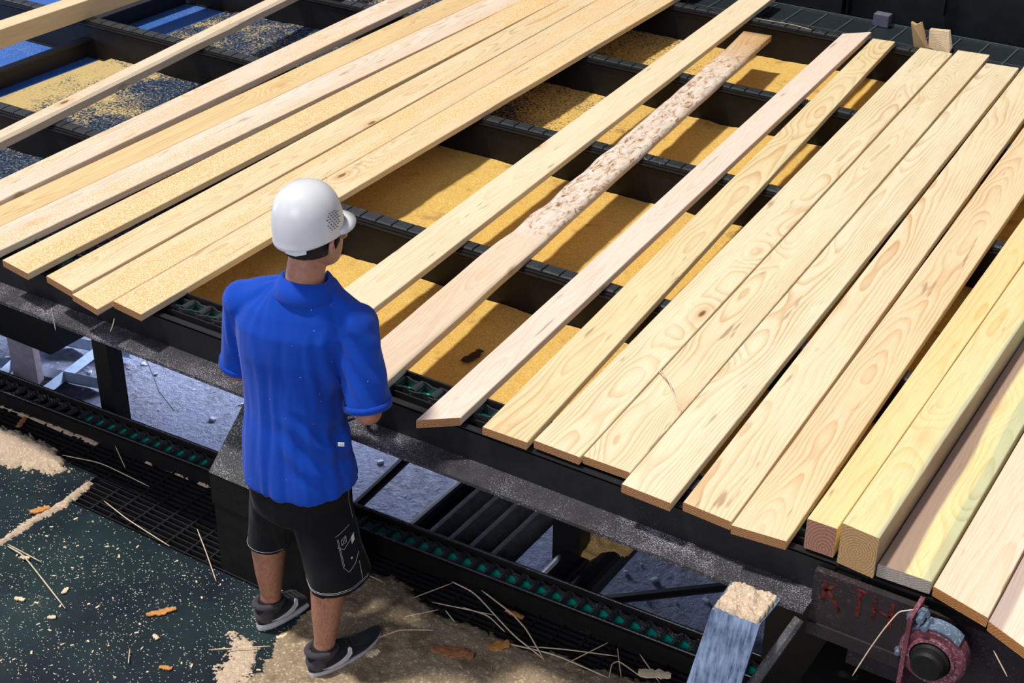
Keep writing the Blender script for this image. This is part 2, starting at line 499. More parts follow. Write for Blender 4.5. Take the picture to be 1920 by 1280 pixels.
# closed block link seen edge to edge on the cross beams
def block_link(mat):
    g = MB(); p = P2
    g.box(-.0375, .0355, -.032, .030, 0, .020, bev=.004)
    g.box(-.0365, .0345, -.028, .026, .018, .0225, bev=.002)
    g.tube([(.037, -.030, .009), (.037, .030, .009)], .0075, 8)
    return g.mesh('chain_link', mat)
meb = block_link(M['link'])
c1 = empty('conveyor_chain', (-2.5, 3.348, 0))
x = -7.0 + 2.5
for k in range(96):
    xx = -7.4 + k * P2
    if xx > -.45: break
    link('chain_link', me, c1, (xx + 2.5, 0, .884))
tag(c1, 'dark open-link chain on the front rail, nearest row on the table', 'chain')

names = ['second chain row from the front, just beyond the white helmet', 'third chain row from the front of the table',
         'fourth chain row from the front, one before the last', 'farthest chain row, next to the dark slatted platform']
bl = ['first black cross beam behind the front rail, beyond the helmet', 'black cross beam in the middle of the table, third from the front rail side counting the rail',
      'black cross beam one before the farthest', 'farthest black cross beam beside the dark slatted platform']
YB = [4.338, 5.49, 6.504, 7.529]
for i, yb in enumerate(YB):
    b = empty('cross_beam', (-2.5, yb, 0))
    x0, x1 = -9.0, .6
    g = MB(); g.box(x0, x1, yb - .088, yb - .078, .7165, .912); g.box(x0, x1, yb - .006, yb, .7165, .912)
    at_root(b, g).build('web', M['steel2'], b)
    g = MB(); g.box(x0, x1, yb - .088, yb, .890, .898); g.box(x0, x1, yb - .094, yb - .078, .896, .904)
    at_root(b, g).build('chain_guide', M['steel'], b)
    g = MB(); g.box(x0, x1, yb - .10, yb + .01, .7165, .722); at_root(b, g).build('bottom_flange', M['steel2'], b)
    tag(b, bl[i], 'beam', 'cross beams under the boards')
    c = empty('conveyor_chain', (-2.5, yb - .038, 0))
    n = 0; xx = (-6.9 if i < 2 else -5.2)
    while xx < .5 and n < 99:
        link('chain_link', meb, c, (xx + 2.5, 0, .898)); xx += P2; n += 1
    tag(c, names[i], 'chain')
for k in range(0): pass

# tray sheets between the beams (one long sheet under the table)
g = MB(); g.box(-10, .8, 3.40, 7.9, .708, .716)
tag(g.build('collecting_tray', M['tray']), 'steel collecting tray under the boards, tinted blue as if lit by the sky', 'tray')
for (y0, y1, lab) in ((4.36, 5.40, 'dark angle bar crossing the sky-tinted tray at the left, nearer one'), (5.51, 6.40, 'dark angle bar crossing the sky-tinted tray at the left, farther one')):
    g = MB(); g.prism([(0, 0), (.012, 0), (.012, .10), (.055, .10), (.055, .112), (0, .112)], 'y', 0, y1 - y0)
    o = g.build('angle_bar', M['steel'], loc=(-6.20 if y0 < 5 else -6.42, y0, .716))
    tag(o, lab, 'bar')

# sawdust lying in the tray: deep and golden at the right, thin and blotchy over the sky-tinted sheet at the left
def tray_dust():
    t = NT('tray_sawdust'); c = t.n('ShaderNodeNewGeometry').outputs['Position']
    x, y, z = t.sep(c)
    n = t.noise(c, 190, 3, .75); n2 = t.noise(c, 9, 4, .6); n3 = t.noise(t.mapping(c, scale=(1, 1.3, 1)), 2.2, 5, .65)
    v = t.sep(t.voro(c, 150, out='Color'))[0]
    col = t.mix(t.mr(n, .32, .68), (.62, .33, .09, 1), (.97, .70, .19, 1))
    col = t.mix(t.mr(v, .80, .95, 0, .7), col, (.88, .68, .32, 1))
    col = t.mix(t.mr(n2, .60, .70, 0, .5), col, (.34, .18, .08, 1))
    thin = t.mr(t.math('ADD', x, t.math('MULTIPLY', t.math('SUBTRACT', n3, .5), 2.2)), -6.15, -5.35, 0, 1)
    thin = t.math('MULTIPLY', thin, t.mr(t.math('ADD', x, t.math('MULTIPLY', n3, .6)), -4.1, -3.4, 1, 0))
    far = t.math('MULTIPLY', t.mr(y, 5.45, 5.6), t.mr(x, -2.9, -4.0, 0, 1))
    thin = t.math('MAXIMUM', thin, t.math('MULTIPLY', far, t.mr(n3, .38, .58, 1, .55)))
    speck = t.mr(t.math('SUBTRACT', t.noise(c, 75, 3, .8), t.math('MULTIPLY', thin, .30)), .27, .36)
    blue = t.mix(t.mr(t.noise(c, 60, 3, .7), .45, .65), (.010, .022, .055, 1), (.07, .12, .22, 1))  # bare sheet between specks, the sky's blue painted in
    pale = t.mix(.5, col, (.55, .50, .32, 1))
    col = t.mix(t.mr(x, -3.6, -4.6), col, pale)
    col = t.mix(speck, blue, col)
    t.bump(t.math('ADD', n, t.math('MULTIPLY', n2, 2)), .8, .006)
    return t.fin(col, .95, 0, .1)
TD = tray_dust()
for (ya, yb_, lab) in ((3.405, 4.247, 'golden sawdust in the bay between the front rail and the first cross beam'), (4.341, 5.399, 'golden sawdust in the second bay of the tray, blotchy over blue at left'),
                       (5.493, 6.413, 'sawdust in the third bay of the tray, speckled with blue at left'), (6.507, 7.438, 'sawdust in the farthest bay under the board ends'), (7.532, 7.60, 'thin sawdust behind the farthest cross beam')):
    g = MB(); nx, ny = 230, max(3, int((yb_ - ya) * 30)); vs = []
    for j in range(ny + 1):
        for i in range(nx + 1):
            x = -6.1 + 6.8 * i / nx; y = ya + (yb_ - ya) * j / ny
            h = .012 * noise.noise(V(x * 2, y * 1.2, 5)) + .006 * noise.noise(V(x * 9, y * 9, 1)) + .003 * noise.noise(V(x * 30, y * 30, 2))
            vs.append((x, y, .717 if x < -6.04 else .733 + h))
    g.poly(vs, [(j * (nx + 1) + i, j * (nx + 1) + i + 1, (j + 1) * (nx + 1) + i + 1, (j + 1) * (nx + 1) + i) for j in range(ny) for i in range(nx)])
    tag(g.build('sawdust_layer', TD, smooth=True), lab, 'sawdust', kind='stuff')

# dark slatted platform beyond the last chain, and the machine wall
tp = empty('slatted_platform', (-2.5, 7.8, .86))
g = MB(); g.box(-4, 3.3, -.26, .175, -.05, .0); g.build('deck_plate', M['slat'], tp)
g = MB()
for k in range(46):
    x = -4 + k * .155; g.box(x, x + .008, -.26, .175, 0, .006)
g.box(-4, 3.3, -.10, -.094, 0, .004); g.box(-4, 3.3, .165, .175, 0, .012)
g.build('slat_joints', M['slatline'], tp)
tag(tp, 'dark slatted platform at the far end of the table', 'platform')
g = MB(); g.box(-6, 1.5, 8.06, 8.3, -.8, 3.2); g.box(-3.4, -2.86, 7.98, 8.06, .86, 1.6)
g.box(-2.84, -2.83, 8.0, 8.06, .86, 1.5); g.box(-2.3, -2.29, 8.02, 8.06, .95, 1.5)
struct(g.build('wall_back', M['machine']))
g = MB(); g.box(-.045, .045, -.03, .03, 0, .07, bev=.004)
tag(g.build('junction_box', M['greybox'], loc=(-2.60, 7.94, .862)), 'small pale grey box against the dark far wall', 'box')

# the two offcuts
W_off = wood('offcut_wood', 91, (.72, .50, .26), (.50, .28, .10), knots=.9, endc=(.66, .42, .20)); W_off2 = wood('offcut_wood_pale', 92, (.80, .64, .44), (.55, .34, .18), knots=.9, endc=(.76, .58, .38))
g = MB()
g.poly([V(0, 0, 0), V(.085, -.02, .0), V(.02, 0, .135), V(-.035, 0, .128), V(0, .02, 0), V(.085, .0, 0), V(.02, .025, .135), V(-.035, .025, .128),
        V(-.008, 0, .118), V(-.008, .025, .118)],
       [(0, 1, 2, 8, 3), (4, 7, 9, 6, 5), (0, 4, 5, 1), (1, 5, 6, 2), (2, 6, 9, 8), (8, 9, 7, 3), (3, 7, 4, 0)])
tag(g.build('wood_offcut', W_off, loc=(-2.33, 7.70, .861)), 'upright splintered brown wood offcut leaning beyond the board ends', 'offcut', 'offcuts on the dark platform')
g = MB()
g.poly([V(0, 0, .0), V(.13, -.05, -.0), V(.135, -.05, .03), V(.09, .02, .10), V(-.02, .04, .085), V(0, .03, 0), V(.13, -.02, 0), V(.135, -.02, .03), V(.09, .05, .10), V(-.02, .07, .085)],
       [(0, 1, 2, 3, 4), (9, 8, 7, 6, 5), (0, 5, 6, 1), (1, 6, 7, 2), (2, 7, 8, 3), (3, 8, 9, 4), (4, 9, 5, 0)])
tag(g.build('wood_offcut', W_off2, loc=(-2.26, 7.73, .861)), 'pale flat wood offcut lying behind the splintered one', 'offcut', 'offcuts on the dark platform')

# ------------------------------------------------------------------ the boards
# T top height, t thickness, corners FL FR BR BL (world metres)
PALE = (.83, .69, .46); WARM = (.82, .62, .34); PINK = (.86, .73, .62); CREAM = (.86, .75, .54); ROSY = (.84, .66, .48)
BD = [
 ('stud', 1.02, .10, (-6.31, 4.2), (-6.19, 4.2), (-6.20, 7.6), (-6.31, 7.6), dict(light=(.84, .66, .42), knots=.75, contrast=.45),
  'thick pale timber at the top left corner, knot on its side face', {}),
 ('stud', .968, .048, (-5.216, 3.85), (-5.135, 3.85), (-5.62, 7.6), (-5.71, 7.6), dict(light=(.80, .68, .52), knots=.7, contrast=.35),
  'narrow whitish batten with bark traces, lying askew over the tray at left', dict(wane=.012)),
 ('board', .955, .035, (-4.82, 3.25), (-4.662, 3.25), (-4.877, 7.9), (-5.06, 7.9), dict(light=PINK, dust=.45, knots=.8),
  'pinkish board raised at the left edge of the close-set boards', {}),
 ('board', .944, .024, (-4.652, 3.22), (-4.507, 3.22), (-4.577, 7.9), (-4.774, 7.9), dict(light=WARM, knots=.6),
  'yellow-orange grained board just right of the raised pinkish board', {}),
 ('board', .950, .030, (-4.495, 3.22), (-4.335, 3.22), (-4.366, 7.9), (-4.564, 7.9), dict(light=PINK, dust=.5, knots=.6),
  'pale pinkish board with a thick lit edge, left of the dusty orange-streaked board', {}),
 ('board', .948, .028, (-4.269, 3.178), (-4.106, 3.155), (-4.215, 7.9), (-4.386, 7.9), dict(light=PALE, dust=.95, knots=.55),
  'board with an orange sawdust streak, its end leftmost on the front rail', {}),
 ('board', .948, .028, (-4.035, 3.179), (-3.869, 3.150), (-4.045, 7.9), (-4.227, 7.9), dict(light=PALE, dust=.35, knots=.50),
  'board with a brown bark patch near its front end, right of a dark gap', {}),
 ('board', .946, .026, (-3.852, 3.133), (-3.695, 3.105), (-3.866, 7.9), (-4.046, 7.9), dict(light=PALE, dust=.9, knots=.5),
  'sawdust-covered board whose front end sticks out farthest left of the man', {}),
 ('board', .948, .028, (-3.691, 3.176), (-3.538, 3.160), (-3.672, 7.9), (-3.861, 7.9), dict(light=PALE, dust=.75, knots=.55),
  'last board of the close-set left group, beside the wide open gap', {}),
 ('board', .948, .028, (-3.029, 3.20), (-2.850, 3.20), (-3.214, 7.9), (-3.373, 7.9), dict(light=CREAM, late=(.66, .40, .18), knots=.8, contrast=.5),
  'single board running from the man\'s right shoulder to the top edge', {}),
 ('waney', .948, .030, (-2.705, 3.22), (-2.543, 3.22), (-2.940, 7.19), (-3.098, 7.178), dict(light=(.82, .66, .50), late=(.66, .38, .22), knots=.85, bark=(1.15, 3.75), contrast=.5),
  'waney board with rough bark along its middle and a tan far end', {}),
 ('board', .950, .030, (-2.336, 3.138), (-2.228, 3.224), (-2.520, 7.541), (-2.640, 7.428), dict(light=(.86, .72, .62), late=(.72, .42, .28), knots=.93, contrast=.42),
  'pinkish white board with a skewed front end, right of the bark board', {}),
 ('board', .948, .028, (-2.144, 3.222), (-1.982, 3.225), (-2.362, 7.466), (-2.479, 7.449), dict(light=(.83, .69, .43), knots=.55),
  'board with yellow far end touching the pinkish white board', {}),
 ('board', .948, .028, (-1.971, 3.247), (-1.807, 3.245), (-2.052, 7.454), (-2.221, 7.450), dict(light=(.85, .74, .52), knots=.5),
  'board with two dark dashes near its far end, first of three close-set boards', {}),
 ('board', .948, .028, (-1.803, 3.257), (-1.642, 3.258), (-1.882, 7.539), (-2.043, 7.520), dict(light=(.85, .74, .52), knots=.45, contrast=.65),
  'middle board of the close-set three, orange grain streaks and a loose straw on it', {}),
 ('board', .950, .030, (-1.634, 3.191), (-1.470, 3.186), (-1.698, 7.421), (-1.859, 7.402), dict(light=(.86, .76, .55), knots=.55),
  'board whose front end juts out past its left neighbour over the front rail', {}),
 ('board', .950, .030, (-1.442, 3.210), (-1.286, 3.201), (-1.541, 7.86), (-1.708, 7.86), dict(light=(.86, .72, .50), knots=.85, tilt=(.01, .02)),
  'wide-grained board left of the board ending in a darker rough edge', {}),
 ('board', .950, .030, (-1.279, 3.187), (-1.118, 3.203), (-1.324, 7.86), (-1.510, 7.86), dict(light=(.85, .67, .44), knots=.88, tilt=(.0, .022)),
  'warm board immediately left of the two square posts', {}),
 ('post', 1.02, .100, (-1.081, 3.242), (-.994, 3.243), (-1.086, 7.86), (-1.20, 7.86), dict(light=(.86, .68, .36), late=(.70, .40, .10), ring=.0095, pith=(.070, .020), knots=.62, tilt=(.004, .006), contrast=.55, endc=(.48, .24, .17)),
  'left of the two square posts, with a pinkish ringed end', {}),
 ('post', 1.055, .135, (-.978, 3.230), (-.869, 3.219), (-.935, 7.86), (-1.065, 7.86), dict(light=(.86, .72, .40), late=(.68, .42, .12), ring=.0085, pith=(.052, .060), knots=.62, tilt=(.004, .006), contrast=.55, endc=(.62, .38, .18),
       bands=((.098, .1075, (.26, .42, .36), .6, -.0045), (.1075, .3, (.36, .26, .19), .92, -.0045))),
  'right of the two square posts, tan ringed end and greenish edge', {}),
 ('plank', .962, .042, (-.866, 3.233), (-.718, 3.238), (-.790, 7.86), (-.930, 7.86), dict(light=(.86, .76, .42), late=(.76, .46, .12), knots=.6, contrast=.7, warp=.016, endc=(.55, .48, .42),
       bands=((-.3, .062, (.34, .22, .19), .9, .01), (.112, .3, (.50, .55, .36), .7, .01))),
  'plank striped purplish brown, yellow and green, right of the posts', {}),
 ('plank', .952, .032, (-.711, 3.236), (-.550, 3.190), (-.601, 7.86), (-.770, 7.86), dict(light=(.86, .70, .54), late=(.74, .46, .26), knots=.9, contrast=.55, endc=(.60, .27, .09)),
  'cream board with arched grain and orange sawn end above the bearing', {}),
 ('plank', .950, .032, (-.545, 3.180), (-.393, 3.110), (-.418, 7.86), (-.567, 7.86), dict(light=(.86, .74, .60), late=(.70, .48, .36), knots=.93, endc=(.58, .26, .09), bands=((-.3, .035, (.42, .30, .29), .7, .0),)),
  'rightmost board, cut off by the lower right corner of the picture', {}),
]

def make_board(kind, T, t, FL, FR, BR, BL, mat, label, opt, seed):
    rs = random.Random(seed)
    o = Vector((FL[0], FL[1], T - t)); d = Vector((BL[0] - FL[0], BL[1] - FL[1])); L = d.length; ang = math.atan2(-d.x, d.y)
    ca, sa = math.cos(-ang), math.sin(-ang)
    def loc(p):
        x, y = p[0] - FL[0], p[1] - FL[1]; return (x * ca - y * sa, x * sa + y * ca)
    fl, fr, br, blk = loc(FL), loc(FR), loc(BR), loc(BL)
    N = 60; g = MB(); R = []
    amp = .0012 if kind != 'waney' else .005
    for i in range(N + 1):
        u = i / N
        lx = fl[0] + (blk[0] - fl[0]) * u; ly = fl[1] + (blk[1] - fl[1]) * u
        rx = fr[0] + (br[0] - fr[0]) * u; ry = fr[1] + (br[1] - fr[1]) * u
        lx += amp * noise.noise(V(ly * 3, seed, 0)) ; rx += amp * noise.noise(V(ry * 3, seed, 9))
        c = .0022 if kind != 'post' else .0018
        wl = wr = 0
        zt = 0
        if kind == 'waney':
            m = max(0, min(1, (ly - 1.0) / .4)) * max(0, min(1, (4.0 - ly) / .4))
            wl = .022 * m * (1 + .8 * noise.noise(V(ly * 6, 3, 3))); wr = .012 * m * (1 + .8 * noise.noise(V(ly * 7, 5, 3)))
            zt = .004 * m * noise.noise(V(ly * 9, 1, 1))
        if 'wane' in opt:
            wr = opt['wane'] * (1 + noise.noise(V(ly * 2.5, 5, 3)))
        nz = 5 if kind == 'waney' else 1
        ring = [V(lx + c, ly, 0), V(lx, ly, c), V(lx, ly, t - c - wl * .8)]
        if kind == 'waney':
            wd = rx - wr - (lx + c + wl)
            for q in range(9):
                xx = lx + c + wl + wd * q / 8
                bump = .007 * m * (noise.noise(V(xx * 30, ly * 14, 2)) + .6 * noise.noise(V(xx * 80, ly * 50, 4))) + .004 * m * math.sin(PI * q / 8)
                ring.append(V(xx, ly, t + zt + bump))
        else:
            ring += [V(lx + c + wl, ly, t), V(rx - c - wr, ry, t)]
        ring += [V(rx, ry, t - c - wr * .8), V(rx, ry, c), V(rx - c, ry, 0)]
        R.append(ring)
    g.rings(R)
    nm = {'board': 'lumber_board', 'stud': 'timber_batten', 'post': 'square_post', 'plank': 'lumber_plank', 'waney': 'bark_edged_board'}[kind]
    ob = g.build(nm, mat, loc=o); ob.rotation_euler = (0, 0, ang)
    if kind == 'waney':
        for p in ob.data.polygons:
            if len(p.vertices) == 4: p.use_smooth = True
    cat = {'board': 'board', 'stud': 'timber', 'post': 'post', 'plank': 'plank', 'waney': 'board'}[kind]
    tag(ob, label, cat, 'sawn lumber lying across the conveyor chains')
    return ob
for i, (kind, T, t, a, b, c, d, kw, lab, opt) in enumerate(BD):
    rs = random.Random(i * 13 + 5)
    kw = dict(kw); kw.setdefault('pith', (rs.uniform(.02, .13), rs.uniform(-.10, -.03))); kw.setdefault('tilt', (rs.uniform(-.006, .006), rs.choice((-1, 1)) * rs.uniform(.006, .016)))
    kw.setdefault('ring', rs.uniform(.0055, .0085))
    make_board(kind, T, t, a, b, c, d, wood('pine_%02d' % i, i * 31 + 11, **kw), lab, opt, i)

# ------------------------------------------------------------------ right end: side plate, bracket, bearing, sprocket
t_ = empty('side_plate', (-.86, 3.20, .69))
g = MB(); g.box(-.165, .15, -.004, .02, -.005, .205); g.box(-.165, .15, -.012, .02, -.012, .03)
g.box(-.05, .6, .03, .26, -.1, .18)
g.build('plate', M['plate'], t_)
def stroke(g, x0, z0, x1, z1, w):
    d = V(x1 - x0, 0, z1 - z0).normalized(); n = V(-d.z, 0, d.x) * w / 2
    a, b = V(x0, -.0052, z0), V(x1, -.0052, z1)
    g.poly([a + n, a - n, b - n, b + n, a + n + V(0, .002, 0), a - n + V(0, .002, 0), b - n + V(0, .002, 0), b + n + V(0, .002, 0)],
           [(0, 1, 2, 3), (7, 6, 5, 4), (0, 4, 5, 1), (1, 5, 6, 2), (2, 6, 7, 3), (3, 7, 4, 0)])
g = MB()
stroke(g, -.130, .180, -.130, .115, .012); stroke(g, -.128, .150, -.098, .185, .008); stroke(g, -.122, .158, -.080, .098, .012)
stroke(g, -.030, .190, -.030, .105, .012); stroke(g, -.050, .193, -.008, .193, .008)
stroke(g, .015, .190, .015, .118, .009); stroke(g, .062, .190, .062, .100, .012); stroke(g, .015, .150, .062, .142, .006)
g.build('painted_letters', M['red'], t_)
for (bx, bz) in ((.115, .175), (.10, .045)):
    g = MB(); g.lathe((bx, 0, bz), [(.008, -.022), (.008, -.006), (.014, -.006), (.014, .0)], 'y', 6); g.build('bolt', M['blue_metal'], t_)
tag(t_, 'dark steel end plate with faded red letters under the square posts', 'plate')

t_ = empty('bearing_housing', (-.655, 3.13, .82))
g = MB(); g.box(-.075, -.063, -.03, .07, -.15, .115); g.box(-.075, .0, .02, .03, -.075, .07)
g.lathe((0, 0, 0), [(.090, .03), (.090, -.01), (.083, -.018), (.066, -.018), (.064, -.026), (.056, -.028), (.056, .03)], 'y', 40)
g.build('housing', M['pink'], t_, smooth=False)
g = MB(); g.lathe((0, 0, 0), [(.052, .01), (.052, -.030), (.046, -.036), (.044, -.036), (.044, -.055), (.038, -.062)], 'y', 36); g.build('shaft_cap', M['blacker'], t_)
g = MB()
pts = [V(.088 * math.cos(a), 0, .088 * math.sin(a)) for a in [math.radians(140 - 7 * k) for k in range(14)]]
R = [[p * 1.05 + V(0, -.018, 0), p * 1.05 + V(0, .03, 0), p * 1.10 + V(0, .03, 0), p * 1.10 + V(0, -.018, 0)] for p in pts]
g.rings(R); g.build('guard_strip', M['blue_metal'], t_)
for (bx, bz) in ((-.045, .115), (-.03, .095)):
    g = MB(); g.lathe((bx, 0, bz), [(.010, -.03), (.010, .0), (.016, .0), (.016, .012)], 'y', 6); g.build('bolt', M['blue_metal'], t_)
tag(t_, 'reddish flanged bearing with a black shaft cap at the lower right', 'bearing')
g = MB()
R = []
for k in range(60):
    a = 2 * PI * k / 60; rr = .150 + (.008 if k % 5 < 2 else 0)
    R.append((rr * math.cos(a), rr * math.sin(a)))
g.prism(R, 'y', -.012, .012); g.lathe((0, 0, 0), [(.06, -.035), (.06, .035)], 'y', 24)
g.lathe((0, 0, 0), [(.178, -.035), (.186, -.035), (.186, -.02), (.178, -.02)], 'y', 60)
tag(g.build('sprocket_wheel', M['steel2'], loc=(-.575, 3.29, .725)), 'dark sprocket wheel behind the bearing under the board ends', 'wheel')
g = MB()
for s, (x0, w) in enumerate(((-.78, 1.3),)):
    g.box(x0, x0 + w, 2.92, 3.5, .0, .585)
g.box(-1.28, 1.2, 3.56, 3.60, -.3, .70); g.box(-1.02, -.70, 3.02, 3.56, -.27, .50)
tag(g.build('drive_cabinet', M['blacker']), 'black drive cabinet below the bearing in the lower right corner', 'cabinet')
g = MB(); g.tube([(-1.03, 3.14, .76), (-1.12, 2.98, .52), (-1.17, 2.86, .30)], .016, 8)
tag(g.build('diagonal_strut', M['pipe']), 'grey diagonal strut beside the blue-grey chute plate', 'strut')

t_ = empty('chute_bracket', (-1.17, 3.05, .78))
g = MB()
th = .006
g.poly([V(-.072, .088, .018), V(.077, .096, .018), V(.073, -.038, .018), V(-.066, -.049, .018), V(-.072, .088, .012), V(.077, .096, .012), V(.073, -.038, .012), V(-.066, -.049, .012)],
       [(0, 3, 2, 1), (4, 5, 6, 7), (0, 1, 5, 4), (1, 2, 6, 5), (2, 3, 7, 6), (3, 0, 4, 7)])
g.build('top_plate', M['blue_metal'], t_)
g = MB()
g.poly([V(-.066, -.049, .018), V(.073, -.038, .018), V(.052, -.105, -.225), V(-.094, -.118, -.225), V(-.066, -.043, .012), V(.073, -.032, .012), V(.052, -.097, -.225), V(-.094, -.110, -.225)],
       [(0, 3, 2, 1), (4, 5, 6, 7), (0, 1, 5, 4), (1, 2, 6, 5), (2, 3, 7, 6), (3, 0, 4, 7)])
def brushed():
    t = NT('brushed_blue_plate'); c = t.coord(); n = t.noise(t.mapping(c, scale=(90, 12, 10)), 1, 4, .7); n2 = t.noise(c, 14, 3, .6)
    col = t.mix(t.mr(t.math('ADD', n, t.mr(n2, .3, .7, -.15, .15)), .3, .7), (.05, .08, .16, 1), (.30, .40, .62, 1))
    return t.fin(col, .5, .1, .5)
g.build('face_plate', brushed(), t_)
tag(t_, 'blue-grey bent chute plate with sawdust on top, under the front rail', 'plate')
def heap(name, pts_fn, nx, ny, x0, x1, y0, y1, mat, label, loc=(0, 0, 0), cat='sawdust'):
    g = MB(); vs = []; idx = {}
    for j in range(ny + 1):
        for i in range(nx + 1):
            x = x0 + (x1 - x0) * i / nx; y = y0 + (y1 - y0) * j / ny
            vs.append((x, y, pts_fn(x, y)))
    F = []
    for j in range(ny):
        for i in range(nx):
            q = [j * (nx + 1) + i, j * (nx + 1) + i + 1, (j + 1) * (nx + 1) + i + 1, (j + 1) * (nx + 1) + i]
            if max(vs[k][2] for k in q) > -.004: F.append(tuple(q))
    V_ = [g.bm.verts.new(v) for v in vs]
    for f in F: g.bm.faces.new([V_[k] for k in f])
    bmesh.ops.delete(g.bm, geom=[v for v in g.bm.verts if not v.link_faces], context='VERTS')
    o = g.build(name, mat, smooth=True, loc=loc); tag(o, label, cat, kind='stuff')
    return o
def nn(x, y, s, z=0): return noise.noise(V(x * s, y * s, z))
heap('sawdust_pile', lambda x, y: (.012 + .012 * nn(x, y, 40) + .006 * nn(x, y, 110)) if (abs(x + .0) < .066 + .008 * nn(x, y, 60) and abs(y) < .062 + .008 * nn(x, y, 50, 2)) else -.005, 60, 60, -.08, .08, -.075, .075,
     M['dust_pale'], 'pale sawdust heaped on top of the blue-grey chute plate', loc=(-1.167, 3.073, .799))

# trodden sawdust on the deck around the right foot
def inside(pt, poly):
    x, y = pt; c = False; j = len(poly) - 1
    for i in range(len(poly)):
        xi, yi = poly[i]; xj, yj = poly[j]
        if (yi > y) != (yj > y) and x < (xj - xi) * (y - yi) / (yj - yi) + xi: c = not c
        j = i
    return c
def edge_d(pt, poly):
    best = 9; j = len(poly) - 1
    for i in range(len(poly)):
        a = V(*poly[j], 0); b = V(*poly[i], 0); p = V(*pt, 0); ab = b - a
        t = max(0, min(1, (p - a).dot(ab) / ab.length_squared)); best = min(best, (p - a - ab * t).length); j = i
    return best if inside(pt, poly) else -best
def polyheap(poly, H, w, ragged, mat, label, step=.012, name='sawdust_pile', fine=.004, z0=0.001):
    xs = [p[0] for p in poly]; ys = [p[1] for p in poly]
    def f(x, y):
        d = edge_d((x, y), poly) + ragged * (nn(x, y, 9, 3) + .7 * nn(x, y, 28, 5) + .8 * nn(x, y, 80, 5) + .6 * nn(x, y, 170, 5))
        return (-.006 if d < 0 else H * min(1, d / w) ** .6 + fine * nn(x, y, 45) + z0 + .3 * H * nn(x, y, 5, 7) * min(1, d / w))
    m = ragged * 1.5 + .02
    return heap(name, f, max(4, int((max(xs) - min(xs) + 2 * m) / step)), max(4, int((max(ys) - min(ys) + 2 * m) / step)), min(xs) - m, max(xs) + m, min(ys) - m, max(ys) + m, mat, label)
polyheap([(-2.74, 2.5), (-2.73, 2.70), (-2.80, 2.93), (-2.79, 3.10), (-2.80, 3.36), (-2.60, 3.40), (-2.47, 3.33), (-2.36, 3.33), (-2.22, 3.34), (-2.0, 3.35), (-1.82, 3.38), (-1.62, 3.43), (-1.45, 3.48), (-1.0, 3.44), (-.7, 2.9), (-1.0, 2.2), (-2.2, 1.9)],
         .016, .06, .020, M['dust_floor'], 'trodden brown sawdust covering the deck around the man\'s right shoe', .010)
polyheap([(-5.3, 3.32), (-4.62, 3.30), (-4.45, 3.31), (-4.24, 3.28), (-4.16, 3.22), (-4.25, 3.17), (-4.38, 3.10), (-4.55, 3.06), (-5.3, 3.0)], .022, .05, .03, M['dust_heap'],
         'pinkish sawdust pile on the deck at the left edge', .007)
polyheap([(-4.040, 2.2), (-4.005, 2.2), (-4.005, 2.75), (-3.998, 3.0), (-3.97, 3.06), (-4.0, 3.10), (-4.02, 3.22), (-4.038, 3.22), (-4.036, 3.0)], .008, .02, .012, M['dust_heap'],
         'line of sawdust along the seam between the deck sheets', .006)
polyheap([(-2.93, 2.86), (-2.80, 2.84), (-2.76, 2.74), (-2.74, 2.60), (-2.80, 2.56), (-2.86, 2.66), (-2.84, 2.76), (-2.93, 2.80)], .004, .03, .055, M['dust_heap'],
         'thin scatter of pinkish sawdust between the two shoes', .005)
polyheap([(-4.9, 3.425), (-4.5, 3.42), (-4.2, 3.43), (-4.2, 3.44), (-4.9, 3.44)], .004, .01, .01, M['dust_heap'], 'sawdust along the channel base at far left', .01)
polyheap([(-3.95, 3.455), (-3.3, 3.47), (-3.3, 3.482), (-3.95, 3.468)], .003, .008, .010, M['dust_heap'], 'sawdust line where grating meets the channel', .008)

# speckled guide box beside the man's left leg
t_ = empty('guide_box', (-3.22, 3.10, 0))
g = MB(); g.box(0, .46, 0, .22, -.0, .30); g.build('lower_case', M['steel2'], t_)
g = MB(); g.box(-.005, .46, -.004, .22, .30, .435); g.build('upper_case', M['steel2'], t_)
g = MB()
g.poly([V(-.005, -.006, .435), V(.46, -.006, .435), V(.46, .20, .60), V(.0, .20, .62), V(-.005, .20, .435), V(.46, .20, .435)],
       [(0, 1, 2, 3), (0, 4, 5, 1), (0, 3, 4), (1, 5, 2), (3, 2, 5, 4)])
g.build('sloping_cover', M['ramp'], t_)
tag(t_, 'black steel box with a speckled sloping cover beside the man\'s left leg', 'box')

# things under the table: tubes, hopper, frame
for (x, r, m, lab) in ((-2.831, .045, 'blacker', 'black round tube, leftmost of the row under the table'), (-2.735, .046, 'pipe', 'second dusty tube from the left under the table'),
                       (-2.645, .046, 'pipe', 'third dusty tube from the left under the table'), (-2.552, .046, 'pipe', 'fourth dusty tube under the table, a lighter grey one'),
                       (-2.455, .046, 'pipe', 'fifth dusty tube under the table, next to the black leg'),
                       (-2.229, .050, 'steel', 'speckled black tube right of the black leg, the left one of a pair'), (-2.100, .055, 'steel', 'speckled black tube, right one of the pair with sawdust on top')):
    g = MB(); g.tube([(0, 0, 0), (0, 3.4, 0)], r, 20); o = g.build('support_tube', M[m], smooth=False, loc=(x, 3.64, -.10))
    tag(o, lab, 'tube', 'tubes under the conveyor table')
heap('sawdust_pile', lambda x, y: (.035 * (1 - (x / .12) ** 2 - (y / .16) ** 2) + .012 * nn(x, y, 30)) if (x / .12) ** 2 + (y / .16) ** 2 < 1 + .3 * nn(x, y, 20) else -.005, 40, 40, -.14, .14, -.2, .2,
     M['dust_tray'], 'small golden sawdust pile on the pair of tubes under the rail', loc=(-2.16, 4.12, -.06))
